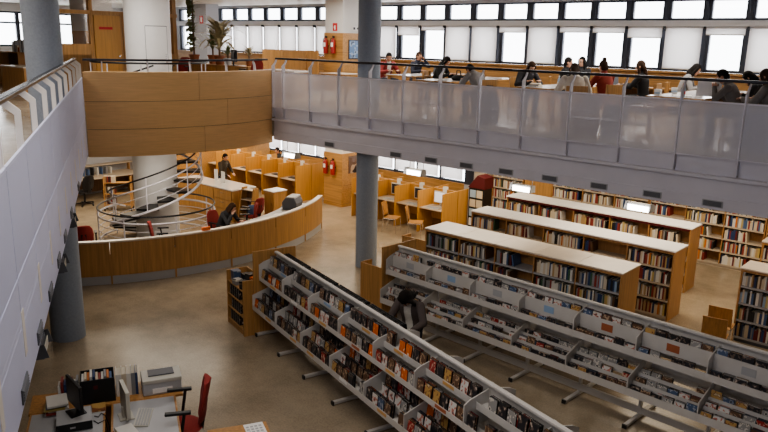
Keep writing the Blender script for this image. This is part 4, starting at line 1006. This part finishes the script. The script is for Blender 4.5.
pot(t, .16, .26); MB().cyl((0, 0, .22), (0, 0, 2.0), .03, .02, 'darkwood', 8).build('stem', t)
mb = MB()
for i in range(46):
    z = .45 + 1.55 * i / 46; leaf_mb(mb, (0, 0, z), i * 2.1, R(rnd.uniform(-10, 45)), rnd.uniform(.24, .42), .12, R(80), 'leaf')
mb.build('leaves', t)
monitor(B(-17.25, 13.05, UP + .80), AB + R(160), 'dark monitor seen from behind on the plant bench', bezel='black')
office_chair(B(-18.3, 11.9, UP), AB + R(200), 'red office chair beside the round core upstairs')
office_chair(B(-15.75, 12.45, UP), AB + R(190), 'red office chair under the plants, behind the oak boards')
# things on the study tables
TZ = UP + .744
def lie(name, label, cat, a, b, w, d, h, k, rot=0, group=None, z=TZ, kids=()):
    t = thing(name, label, cat, B(a, b, z), AB + R(rot), group)
    return t
def papers(label, a, b, rot, n=3):
    t = thing('paper_sheet', label, 'paper', B(a, b, TZ), AB + R(rot))
    for i in range(n): bx('sheet', t, -.105 + .05 * i, .105 + .05 * i, -.15 + .03 * i, .15 + .03 * i, .0015 + .002 * i, .0027 + .002 * i, 'paper')
papers('loose white papers on the table of the black-clad woman', -10.3, 13.4, 10)
papers('loose white papers on the table before the person in cream', -7.18, 13.5, -15)
papers('loose white papers beside the bottle on the reading man\'s table', -4.7, 13.4, 20)
papers('loose white papers far along the reading man\'s table', -4.5, 15.0, 0)
def bottle(a, b, label, k):
    t = thing('water_bottle', label, 'bottle', B(a, b, TZ))
    MB().lathe([(.032, 0), (.035, .02), (.033, .14), (.014, .19), (.014, .205)], 'ltblue', 16).build('bottle_body', t, True); MB().lathe([(.016, .205), (.016, .225)], k, 12).build('cap', t); MB().lathe([(.0356, .05), (.0356, .10)], k, 16).build('paper_label', t)
bottle(-4.55, 13.15, 'clear bottle with a red label on the reading man\'s table', 'redsign')
bottle(-7.3, 13.75, 'clear bottle on the table before the person in cream', 'paper')
for k, (a, b) in enumerate(((-4.98, 13.1), (-4.98, 13.9))):
    t = thing('paper_cup', ['white paper carton near the table corner at the balcony', 'white paper carton farther along the table edge'][k], 'carton', B(a, b, TZ), AB + R(20 * k))
    MB().prism([(-.05, 0), (.05, 0), (.055, .11), (-.055, .11)], -.045, .045, 'paper', 'xz').build('carton_body', t); bx('print_band', t, -.052, .052, -.0465, -.045, .03, .06, 'ltblue')
for k in range(3):
    o = MB().box(-.1, .1, -.14, .14, 0, .022, 'book ' + ['white', 'grey', 'cream'][k]).box(-.098, .103, -.136, .136, .003, .019, 'pages').build('book', loc=B(-7.62, 13.35, TZ + .0225 * k), rotz=AB + R(12 * k))
    tag(o, '%s book in the short pile on the table left of the cream top, %s up' % (['white', 'grey', 'cream'][k], ORD[k]), 'book', 'book pile on the study table')
def laptop(a, b, rot, label, on=True):
    t = thing('laptop', label, 'laptop', B(a, b, TZ), AB + R(rot))
    bx('base', t, -.16, .16, -.11, .11, 0, .016, 'dgrey'); l = MB().prism([(.11, .016), (.122, .016), (.18, .23), (.168, .23)], -.16, .16, 'dgrey', 'yz').build('lid', t)
    MB().add([(-.15, .1145, .03), (.15, .1145, .03), (.15, .164, .215), (-.15, .164, .215)], [(0, 1, 2, 3)], 'screenon' if on else 'screen').build('screen', l)
laptop(-6.98 + .2, 15.35, 60, 'open laptop with lit screen beside the woman in the black vest')
laptop(-12.35, 16.1, -100, 'dark laptop before the man in the navy jacket', False)
def bag(a, b, z, label, k, w=.2, h=.3, rot=0):
    t = thing('bag', label, 'bag', B(a, b, z), AB + R(rot))
    MB().loft([[(x * ww, y * dd, zz) for x, y in ((-1, -.5), (-.6, -1), (.6, -1), (1, -.5), (1, .5), (.6, 1), (-.6, 1), (-1, .5))] for zz, ww, dd in ((0, w * .85, .09), (h * .4, w, .12), (h * .8, w * .85, .08), (h, w * .6, .03))], k).build('bag_body', t, True)
    MB().tube([(-w * .4, 0, h * .95), (-w * .3, 0, h + .1), (w * .3, 0, h + .1), (w * .4, 0, h * .95)], .012, k).build('strap', t)
bag(-9.85, 13.75, TZ, 'black bag lying on the table by the black-clad woman', 'black_cloth', .16, .12)
bag(-8.1, 12.4, UP, 'dark blue rucksack standing behind the balcony panels', 'navy', .22, .66)
bag(-6.0, 12.42, UP, 'brown leather bag standing behind the person in cream', 'brown_leather', .26, .60)
bag(-5.5, 12.45, UP, 'black bag standing right of the brown leather bag', 'black_cloth', .2, .58)
bag(-3.05, 12.35, UP, 'blue denim bag standing near the right edge of the balcony', 'jeans', .22, .62)

# ================================================================== PEOPLE
import numpy as np
def person(label, loc, face, pelvis=.555, lean=0., sit=True, pitch=0., yaw=0., hands=None, top='black_cloth', legs='navy', hair='hairblack', style='short', skin='skin', bulk=1.0, group=None, head_extra=0., under=None, voxel=.0105, roll=0., stride=0., hs=1.0):
    """one continuous body facing local +y, then clothing, hair and eyes as children"""
    mb = MB(); segs = []
    def dirv(a): return Vector((0, math.sin(a), math.cos(a)))
    P = Vector((0, 0, pelvis)); W = P + dirv(lean * .7) * .17; C = W + dirv(lean * 1.05) * .155; S = C + dirv(lean * 1.15) * .11; N = S + dirv(lean * 1.2 + pitch * .3) * .085
    X = Vector((1, 0, 0))
    tr = [(P + Vector((0, -.01, -.10)), .12, .10), (P, .165, .115), (P + (W - P) * .6, .145, .10), (W, .15, .10), (C, .172, .112), (S, .165, .095), (S + (N - S) * .55, .085, .065), (N, .055, .055)]
    if not sit: tr[0] = (P + Vector((0, 0, -.07)), .15, .105)
    rings = []
    for i, (c, a, b) in enumerate(tr):
        ax = tr[min(i + 1, len(tr) - 1)][0] - tr[max(i - 1, 0)][0]
        rings.append(mb.ring(c, ax, a * bulk, 20, b * bulk, up=X))
    mb.loft(rings, skin)
    for a, b, r_ in ((P, W, .15), (W, C, .16), (C, S, .17)): segs.append((a, b, r_ * bulk, 'torso'))
    def limb(pts, lab):
        for i in range(len(pts) - 1):
            (a, ra), (b, rb) = pts[i], pts[i + 1]
            mb.cyl(a, b, ra, rb, skin, 14); segs.append((a, b, (ra + rb) / 2, lab[i]))
        for a, ra in pts: mb.ball(a, ra, ra, ra, skin, 14, 10)
    # legs
    for s in (-1, 1):
        hip = P + Vector((s * .09, .0, -.02))
        if sit: kn = Vector((s * .13, .42, pelvis - .03)); an = Vector((s * .12, .36, .10))
        else: kn = Vector((s * .10, .05 + s * stride * .5, pelvis * .53)); an = Vector((s * .11, -.02 + s * stride, .09))
        limb([(hip, .088), (kn, .058), (an, .042)], ['leg', 'leg'])
        mb.loft([mb.ring(an + Vector((0, y, z)), (0, 1, 0), w, 12, h) for y, z, w, h in ((-.06, -.05, .03, .03), (-.03, -.045, .042, .045), (.06, -.055, .046, .036), (.15, -.068, .042, .022), (.19, -.072, .02, .014))], skin)
        segs.append((an + Vector((0, -.05, -.06)), an + Vector((0, .18, -.07)), .05, 'foot'))
    # arms by two-bone reach
    hands = hands or [Vector((-.16, .42, .80 if sit else .9)), Vector((.16, .42, .80 if sit else .9))]
    for s, H in zip((-1, 1), hands):
        H = Vector(H); sh = S + Vector((s * .175 * bulk, 0, .0)); l1, l2 = .28, .245
        v = H - sh; dist = min(v.length, l1 + l2 - .01); d = v.normalized(); H = sh + d * dist
        q = (l1 * l1 - l2 * l2 + dist * dist) / (2 * dist); hgt = math.sqrt(max(0, l1 * l1 - q * q))
        pole = Vector((s * .7, -.35, -.75)); pole = (pole - d * pole.dot(d)).normalized(); el = sh + d * q + pole * hgt
        limb([(sh, .056 * bulk), (el, .043 * bulk), (H, .029)], ['arm', 'arm'])
        f = (H - el).normalized(); side = f.cross(Vector((0, 0, 1)))
        if side.length < .1: side = Vector((1, 0, 0))
        side.normalize(); nrm = side.cross(f).normalized()
        pe = H + f * .085
        mb.loft([mb.ring(H + f * t_, f, w, 12, h, up=side) for t_, w, h in ((-.01, .026, .02), (.03, .038, .017), (.07, .043, .015), (.09, .036, .011))], skin)
        segs.append((H + f * .03, pe + f * .05, .03, 'hand'))
        for k, (o_, L) in enumerate(((-.032, .060), (-.011, .072), (.011, .076), (.032, .068))):
            a = pe + side * o_; b = a + f * L * .5 - nrm * .012; c = b + f * L * .35 - nrm * .024
            for p0, p1 in ((a, b), (b, c)): mb.cyl(p0, p1, .0095, .0088, skin, 8)
            for p0 in (a, b, c): mb.ball(p0, .0095, .0095, .0095, skin, 8, 6)
        th0 = H + f * .03 - side * s * -.03 * -1; th1 = th0 + (f * .6 - side * s * .8).normalized() * .04; th2 = th1 + f * .03 - nrm * .01
        for p0, p1 in ((th0, th1), (th1, th2)): mb.cyl(p0, p1, .0115, .010, skin, 8); mb.ball(p1, .0105, .0105, .0105, skin, 8, 6)
        if under == 'sheet': pass
    # head
    hp = lean * .9 + pitch
    Mh = Matrix.Rotation(yaw, 3, 'Z') @ Matrix.Rotation(-hp, 3, 'X') @ Matrix.Rotation(roll, 3, 'Y')
    hr, hf, hu = Mh @ Vector((1, 0, 0)), Mh @ Vector((0, 1, 0)), Mh @ Vector((0, 0, 1))
    hc = N + (hu * .6 + dirv(lean * 1.2 + pitch * .5) * .4).normalized() * .125 + hf * .02
    T = Matrix((( hr.x, hf.x, hu.x, hc.x), (hr.y, hf.y, hu.y, hc.y), (hr.z, hf.z, hu.z, hc.z), (0, 0, 0, 1)))
    mb.ball((0, -.012, .018), .074, .092, .098, skin, 20, 14, T); mb.ball((0, .018, -.048), .056, .062, .066, skin, 16, 12, T); mb.ball((0, .05, -.085), .03, .028, .026, skin, 12, 8, T)
    mb.loft([[tuple(Vector(p)) for p in [(-.011, .075, .018), (.011, .075, .018), (.009, .088, .018), (-.009, .088, .018)]], [(-.018, .07, -.028), (.018, .07, -.028), (.013, .108, -.024), (-.013, .108, -.024)], [(-.012, .07, -.036), (.012, .07, -.036), (.006, .09, -.036), (-.006, .09, -.036)]], skin, True, T)
    for s in (-1, 1): mb.ball((s * .076, -.008, -.01), .012, .022, .032, skin, 10, 8, T)
    mb.cyl(N - (N - S) * .4, hc - hu * .045 - hf * .015, .056, .052, skin, 14)
    segs.append((hc - hu * .08, hc + hu * .05, .09, 'head')); segs.append((N, hc - hu * .06, .05, 'neck'))
    tmp = mb.build('tmp'); rm = tmp.modifiers.new('r', 'REMESH'); rm.mode = 'VOXEL'; rm.voxel_size = voxel
    sm = tmp.modifiers.new('s', 'SMOOTH'); sm.factor = .5; sm.iterations = 2
    dg = bpy.context.evaluated_depsgraph_get(); me = bpy.data.meshes.new_from_object(tmp.evaluated_get(dg)); bpy.data.objects.remove(tmp)
    me.materials.clear(); me.materials.append(M[skin]); me.polygons.foreach_set('use_smooth', [True] * len(me.polygons))
    body = bpy.data.objects.new('person', me); COL.objects.link(body); body.location = loc; body.rotation_euler = (0, 0, face); tag(body, label, 'person', group)
    # clothing from the nearest bone
    nv = len(me.vertices); co = np.empty(nv * 3); me.vertices.foreach_get('co', co); co = co.reshape(-1, 3); no = np.empty(nv * 3); me.vertices.foreach_get('normal', no); no = no.reshape(-1, 3)
    best = np.full(nv, 1e9); lab = np.zeros(nv, int); names = ['torso', 'arm', 'leg', 'foot', 'hand', 'head', 'neck']
    for a, b, r_, l in segs:
        a = np.array(a); b = np.array(b); ab_ = b - a; tt = np.clip(((co - a) @ ab_) / max(ab_ @ ab_, 1e-9), 0, 1)
        dd = np.linalg.norm(co - a - tt[:, None] * ab_, axis=1) - r_
        mk = dd < best; best[mk] = dd[mk]; lab[mk] = names.index(l)
    polys = [tuple(p.vertices) for p in me.polygons]
    def garment(nm, labs, k, off, extra=None):
        ok = np.isin(lab, [names.index(x) for x in labs])
        if extra is not None: ok &= extra
        pf = [p for p in polys if all(ok[i] for i in p)]
        if not pf: return
        ids = sorted({i for p in pf for i in p}); mp = {i: n for n, i in enumerate(ids)}
        g = bpy.data.meshes.new(nm); g.from_pydata([tuple(co[i] + no[i] * off) for i in ids], [], [tuple(mp[i] for i in p) for p in pf]); g.materials.append(M[k]); g.polygons.foreach_set('use_smooth', [True] * len(g.polygons))
        o = bpy.data.objects.new(nm, g); COL.objects.link(o); o.parent = body
        return o
    garment('jacket' if under else 'top', ['torso', 'arm'], top, .016 if under else .009, (~((np.abs(co[:, 0]) < .055) & (no[:, 1] > .25) & (lab == 0))) if under else None)
    if under: garment('shirt', ['torso'], under, .007)
    garment('trousers', ['leg'], legs, .008); garment('shoes', ['foot'], 'black', .006)
    # hair
    hm = MB(); T0 = T; T = T @ Matrix.Scale(hs, 4)
    hm.ball((0, -.022, .034), .083, .095, .098, hair, 20, 14, T)
    hm.ball((0, -.045, -.02), .078, .068, .085, hair, 18, 12, T)
    if style in ('long', 'bob'):
        L = .20 if style == 'long' else .09
        hm.loft([hm.ring((0, y, z), (0, 0, 1), w, 16, d) for z, y, w, d in ((.06, -.03, .075, .075), (-.02, -.05, .088, .062), (-.10, -.065, .09, .05), (-.10 - L * .6, -.07, .082, .04), (-.10 - L, -.06, .05, .02))], hair, True, T)
        for s in (-1, 1): hm.loft([hm.ring((s * x, y, z), (0, 0, 1), .022, 10, .035) for z, y, x in ((.07, .02, .062), (0, .015, .08), (-.08, .01, .078), (-.08 - L * .6, .02, .075))], hair, True, T)
    if style == 'bun': hm.ball((0, -.06, .135), .045, .045, .042, hair, 14, 10, T)
    tmp = hm.build('tmp'); rm = tmp.modifiers.new('r', 'REMESH'); rm.mode = 'VOXEL'; rm.voxel_size = .012
    sm = tmp.modifiers.new('s', 'SMOOTH'); sm.factor = .5; sm.iterations = 2
    dg = bpy.context.evaluated_depsgraph_get(); hme = bpy.data.meshes.new_from_object(tmp.evaluated_get(dg)); bpy.data.objects.remove(tmp)
    T = T0
    # keep the face free
    Ti = T.inverted(); bmh = bmesh.new(); bmh.from_mesh(hme)
    kill = [v for v in bmh.verts if (lambda q: q.y > .045 and q.z < .062 and abs(q.x) < .068)(Ti @ v.co)]
    bmesh.ops.delete(bmh, geom=kill, context='VERTS'); bmh.to_mesh(hme); bmh.free()
    hme.materials.clear(); hme.materials.append(M[hair]); hme.polygons.foreach_set('use_smooth', [True] * len(hme.polygons))
    ho = bpy.data.objects.new('hair', hme); COL.objects.link(ho); ho.parent = body
    for s in (-1, 1):
        MB().ball((s * .03, .078, .012), .014, .010, .008, 'paper', 10, 8, T).ball((s * .03, .087, .012), .006, .004, .006, 'ink', 8, 6, T).build('eye', body)
        MB().box(s * .03 - .016, s * .03 + .016, .080, .090, .030, .035, hair, T).build('eyebrow', body)
    MB().ball((0, .078, -.062), .02, .008, .007, 'lips', 10, 6, T).build('mouth', body)
    return body, T
def toward(vx): return math.atan2(-vx.x, vx.y)       # turn local +y to a world direction
FA_, FB_ = toward(E1), toward(-E1)
def upstairs(a, b, face, label, **k):
    lean = k.get('lean', 0); f = Vector((-math.sin(face), math.cos(face), 0)); off = f * (.62 * math.sin(lean))
    p = B(a, b, UP) - off
    r_ = person(label, p, face, **k)
    c = thing('library_chair', 'wooden chair under the ' + label, 'chair', p, face, None)
    bx('seat', c, -.2, .2, -.24, .2, .37, .39, 'oak'); bx('backrest', c, -.19, .19, -.30, -.275, .55, .86, 'oak')
    for sx in (-1, 1): bx('leg', c, sx * .18 - .016, sx * .18 + .016, .15, .182, 0, .37, 'oak'); bx('rear_leg', c, sx * .18 - .016, sx * .18 + .016, -.275, -.24, 0, .86, 'oak')
    return r_
V = Vector
tbl = lambda dx, dy, z=.80: [V((-.16 + dx, .42 + dy, z)), V((.16 + dx, .42 + dy, z))]
upstairs(-13.24, 15.2, FA_ - R(20), 'person in red and white jacket, near the grey column', lean=R(16), pitch=R(12), yaw=R(-25), top='jacket_red', under='white_cloth', hair='hairblack')
upstairs(-13.02, 16.2, FA_ - R(5), 'person in navy jacket, hand at the chin', lean=R(10), pitch=R(5), hands=[V((-.05, .30, 1.10)), V((.18, .40, .80))], top='navy', hair='hairbrown')
upstairs(-11.2, 15.0, FA_ + R(10), 'person all in black, long black hair, bent over the table', lean=R(22), pitch=R(22), hands=tbl(0, .02), style='long', top='black_cloth', legs='black_cloth')
upstairs(-8.93, 12.95, FB_ + R(-20), 'person in grey top, slumped forward over the table', lean=R(34), pitch=R(30), hands=tbl(0, .06), top='grey_cloth', hair='hairblack')
upstairs(-8.27, 14.2, FA_ - R(30), 'person in dark top, brown hair, looking down at papers', lean=R(24), pitch=R(24), hands=tbl(0, .02), top='charcoal', hair='hairbrown', style='bob', skin='skinpale')
upstairs(-8.16, 15.7, FA_ + R(25), 'person in black jacket, dark hair, turned towards the windows', lean=R(8), pitch=R(5), top='black_cloth')
upstairs(-8.30, 16.75, toward(-E2) - R(8), 'person in dark clothes, pale face, facing the balcony', lean=R(6), pitch=R(4), top='charcoal', style='long', skin='skinpale')
upstairs(-6.51, 12.85, FB_ - R(55), 'person in cream top, dark hair, back to the balcony', lean=R(20), pitch=R(18), top='cream_cloth', legs='jeans', hair='hairbrown', style='bob', bulk=1.08)
upstairs(-6.34, 13.75, FB_ - R(25), 'person in rust top, hair in a bun', lean=R(8), pitch=R(8), top='rust', style='bun', hair='hairbrown')
upstairs(-6.05, 14.9, FB_ + R(5), 'person in black vest, long dark hair, seen in profile', lean=R(8), pitch=R(8), top='black_cloth', legs='black_cloth', style='long', hair='hairbrown', skin='skinpale')
upstairs(-5.35, 15.9, FA_ + R(15), 'person in grey top, black hair, back turned by the windows', lean=R(20), pitch=R(15), top='grey_cloth', style='bob')
b12, T12 = upstairs(-3.82, 12.95, FB_ + R(8), 'person in grey sweater, holding a white paper', lean=R(22), pitch=R(15), hands=[V((-.16, .36, .95)), V((.16, .34, .84))], top='grey_sweater')
upstairs(-3.62, 13.75, FB_ + R(2), 'person in dark top, low behind the grey sweater', lean=R(26), pitch=R(22), top='charcoal', hands=tbl(0, .02), hair='hairblack', style='bob')
upstairs(-3.12, 12.75, FB_ - R(8), 'person in grey cardigan, wavy dark hair, at the right edge', lean=R(14), pitch=R(12), top='grey_sweater', legs='jeans', hair='hairbrown', style='long', under='white_cloth')
t = thing('paper_sheet', 'big white paper held up by the person in the grey sweater', 'paper', (0, 0, 0), 0)
t.matrix_world = Matrix.Translation(B(-4.02, 12.80, UP + .80)) @ Matrix.Rotation(AB + R(12), 4, 'Z') @ Matrix.Rotation(R(68), 4, 'X')
bx('sheet', t, -.19, .19, 0, .27, 0, .0015, 'paper'); bx('printed_lines', t, -.16, .16, .04, .24, -.0006, 0, 'paper')
# lower hall
wood_chair(B(-21.1, 17.97), toward(-E2), 'oak chair on the window side of the left carrels')
person('person with dark hair behind the left carrels, only the head showing', B(-21.1, 17.97, 0), toward(-E2), pelvis=.60, lean=R(8), pitch=R(12), hands=[V((-.16, .40, .82)), V((.16, .40, .82))], top='charcoal')
person('person in patterned dark jacket, standing by the left carrels', B(-19.6, 14.2, 0), FA_ + R(10), pelvis=.93, sit=False, lean=R(10), pitch=R(14), hands=[V((-.15, .34, 1.02)), V((.17, .38, 1.0))], top='camo', legs='navy', hair='hairblack', stride=.06)
office_chair(RP(-38.5, 4.95), R(-39.5 - 90 + 10), 'red office chair under the person at reception')
person('person in dark top, chin on hand at the reception desk', RP(-38.5, 5.0), R(-38.5 - 90 + 10), pelvis=.64, lean=R(32), pitch=R(6), yaw=R(18), hands=[V((-.18, .50, .82)), V((.07, .42, 1.0))], top='charcoal', legs='black_cloth', hair='hairbrown', style='bob', skin='skinpale')
person('person in dark jacket over white shirt, head bowed between the racks', V((.50, 11.0, 0)), toward(V((-.42, -.9, 0))), pelvis=.90, sit=False, lean=R(20), pitch=R(40), hands=[V((-.20, .46, 1.02)), V((.22, .44, 1.0))], top='brown_grey', under='white_cloth', legs='navy', hair='hairblack', style='bob', bulk=1.04, voxel=.009, hs=1.3)

# ================================================================== LIGHT
def area(name, loc, rot, sx, sy, e, c):
    l = bpy.data.lights.new(name, 'AREA'); l.shape = 'RECTANGLE'; l.size = sx; l.size_y = sy; l.energy = e; l.color = c
    o = bpy.data.objects.new(name, l); COL.objects.link(o); o.location = loc; o.rotation_euler = rot
    return o
area('void_fill', (-2.2, 5.5, 6.5), (0, 0, 0), 6, 7, 280, (1, .95, .9))  # added fill above the void, brightens the rack fronts, no fixture there
area('core_fill', (-6.2, 16.5, 6.6), (0, 0, 0), 4, 2, 110, (1, .96, .9))  # added lamp without a fixture, whitens the upper stair core
area('day_light', B(1, -4.5, 5.4), (R(80), 0, AB + PI), 12, 2.0, 500, (.66, .74, 1))
for a in (-16, -11, -6, -1):
    area('lower_light', B(a, 15.5, 2.9), (0, 0, AB), 3.2, 4.5, 150, (1, .86, .66))
area('lower_light', B(-21, 16, 2.9), (0, 0, AB), 4, 3, 170, (1, .85, .64))
area('stair_light', (-8.5, 21, 2.9), (0, 0, 0), 3, 3, 150, (1, .86, .68))
area('lower_core_fill', (-5.2, 16.6, 2.72), (0, 0, 0), 2.5, 1.2, 55, (1, .9, .76))  # added below the oak boards to lift the lower core and desk
for a in (-22, -14, -6):
    area('upper_light', B(a, 15, 6.6), (0, 0, AB), 5, 2, 170, (1, .93, .84))
area('gallery_fill', LP(12, 4, 6.6), (0, 0, AL), 6, 3, 130, (1, .92, .82))  # extra lamp with no fixture, added to brighten the upstairs near the core
w = bpy.data.worlds.new('sky'); scn.world = w; w.use_nodes = True
w.node_tree.nodes['Background'].inputs[0].default_value = (.93, .96, 1, 1); w.node_tree.nodes['Background'].inputs[1].default_value = 7.0

# ================================================================== CAMERA
cp, sp = math.cos(PITCH), math.sin(PITCH)
fwd = Vector((0, cp, -sp)); up0 = Vector((0, sp, cp)); r0 = Vector((1, 0, 0))
rv = r0 * math.cos(ROLL) + up0 * math.sin(ROLL); uv = -r0 * math.sin(ROLL) + up0 * math.cos(ROLL)
cd = bpy.data.cameras.new('camera'); cam = bpy.data.objects.new('camera', cd); COL.objects.link(cam)
cd.sensor_width = 36; cd.lens = FPX * 36 / 768; cd.clip_start = .05; cd.clip_end = 200
cam.matrix_world = Matrix(((rv.x, uv.x, -fwd.x, EYE.x), (rv.y, uv.y, -fwd.y, EYE.y), (rv.z, uv.z, -fwd.z, EYE.z), (0, 0, 0, 1)))
scn.camera = cam
scn.view_settings.view_transform = 'AgX'
scn.view_settings.look = 'AgX - Medium High Contrast'
scn.view_settings.exposure = 0.0
scn.cycles.use_denoising = True
scn.cycles.max_bounces = 8; scn.cycles.diffuse_bounces = 4; scn.cycles.transparent_max_bounces = 12
scn.cycles.sample_clamp_indirect = 6

# ================================================================== BOOKS AND CASES (objects)
def unit_book(c):
    mb = MB()
    k = 'book ' + c
    mb.box(-.5, -.42, 0, 1, 0, 1, k).box(.42, .5, 0, 1, 0, 1, k).box(-.42, .42, 0, .04, 0, 1, k).box(-.42, .42, .04, .98, .01, .985, 'pages')
    return mb.mesh('book_' + c.replace(' ', '_'))
def unit_case(c):
    mb = MB()
    mb.box(-.5, .5, .12, 1, 0, 1, 'black').box(-.49, .49, 0, .12, .01, .99, 'cover ' + c)
    return mb.mesh('film_case_' + c)
def unit_cd(c):
    mb = MB()
    mb.box(-.5, .5, .14, 1, 0, 1, 'black' if c in ('dark', 'blue', 'brown', 'red') else 'lgrey').box(-.495, .495, 0, .14, .01, .99, 'cover ' + c)
    return mb.mesh('disc_case_' + c)
UNIT = {}
def unit(kind, key):
    if (kind, key) not in UNIT: UNIT[(kind, key)] = {'book': unit_book, 'dvd': unit_case, 'cd': unit_cd}[kind](key)
    return UNIT[(kind, key)]
def place_items():
    bpy.context.view_layer.update()
    vs = []; fs = []; own = []
    for n, it in enumerate(ITEMS):
        w, d, h = it['dim']; X = it['X']; o = len(vs)
        for z in (0, h):
            for x, y in ((-w / 2, 0), (w / 2, 0), (w / 2, d), (-w / 2, d)): vs.append(X @ Vector((x, y, z)))
        for f in ((0, 3, 2, 1), (4, 5, 6, 7), (0, 1, 5, 4), (1, 2, 6, 5), (2, 3, 7, 6), (3, 0, 4, 7)): fs.append(tuple(o + q for q in f)); own.append(n)
    bvh = BVHTree.FromPolygons(vs, fs)
    dg = bpy.context.evaluated_depsgraph_get(); seen = [0] * len(ITEMS)
    for py in range(0, 432, 2):
        for px in range(0, 768, 2):
            d = (rv * ((px + .5 - 384) / FPX) - uv * ((py + .5 - 216) / FPX) + fwd).normalized()
            hit = bvh.ray_cast(EYE, d)
            if hit[0] is None: continue
            ok, loc, nr_, fi, ob, mx = scn.ray_cast(dg, EYE, d, distance=hit[3])
            if not ok: seen[own[hit[2]]] += 1
    GROUP = {'book': 'books on the library shelves', 'dvd': 'film cases in the near rack', 'cd': 'disc cases in the far rack'}
    for kind in ('book', 'dvd', 'cd'):
        idx = [i for i in range(len(ITEMS)) if ITEMS[i]['kind'] == kind]
        idx.sort(key=lambda i: -seen[i])
        LIM = min(300, sum(1 for i in idx if seen[i] > 0))
        rest = MB(); used = set()
        for n, i in enumerate(idx):
            it = ITEMS[i]; w, d, h = it['dim']
            X = it['X'] @ Matrix.Diagonal((w, d, h, 1))
            me = unit(kind, it['key'])
            if n < LIM:
                o = bpy.data.objects.new({'book': 'book', 'dvd': 'film_case', 'cd': 'disc_case'}[kind], me); COL.objects.link(o); o.matrix_world = X
                lev, bay = it['where']
                if kind == 'book':
                    lab = '%s book, %s along the %s shelf, %s' % (it['key'], ORD[it['k']], lev, bay)
                    cat = 'book'
                else:
                    thingy = 'film case' if kind == 'dvd' else 'disc case'
                    dep = ['front', 'second', 'third', 'fourth', 'hindmost'][it['q']] if it['nd'] > 1 else 'upright'
                    lab = '%s %s %s, %s stack, %s, %s' % (dep, it['key'], thingy, ORD[it['k']], lev, bay)
                    cat = thingy
                tag(o, lab, cat, GROUP[kind])
            else:
                k0 = [m.name for m in me.materials]
                names = {'book': ['book ' + it['key'], 'pages'], 'dvd': ['black', 'cover ' + it['key']], 'cd': ['black' if it['key'] in ('dark', 'blue', 'brown', 'red') else 'lgrey', 'cover ' + it['key']]}[kind]
                V = [v.co.copy() for v in me.vertices]
                o_ = len(rest.v); rest.v += [tuple(X @ v) for v in V]
                for p in me.polygons: rest.f.append(tuple(o_ + q for q in p.vertices)); rest.mi.append(rest.m(names[p.material_index]))
        if rest.v:
            o = rest.build({'book': 'shelved_books', 'dvd': 'racked_film_cases', 'cd': 'racked_disc_cases'}[kind])
            tag(o, {'book': 'remaining rows of smaller and half hidden books along the bookcases', 'dvd': 'remaining half hidden black film cases packed in the near rack', 'cd': 'remaining half hidden disc cases packed in the far rack'}[kind], {'book': 'books', 'dvd': 'film cases', 'cd': 'disc cases'}[kind], GROUP[kind], 'stuff')
place_items()
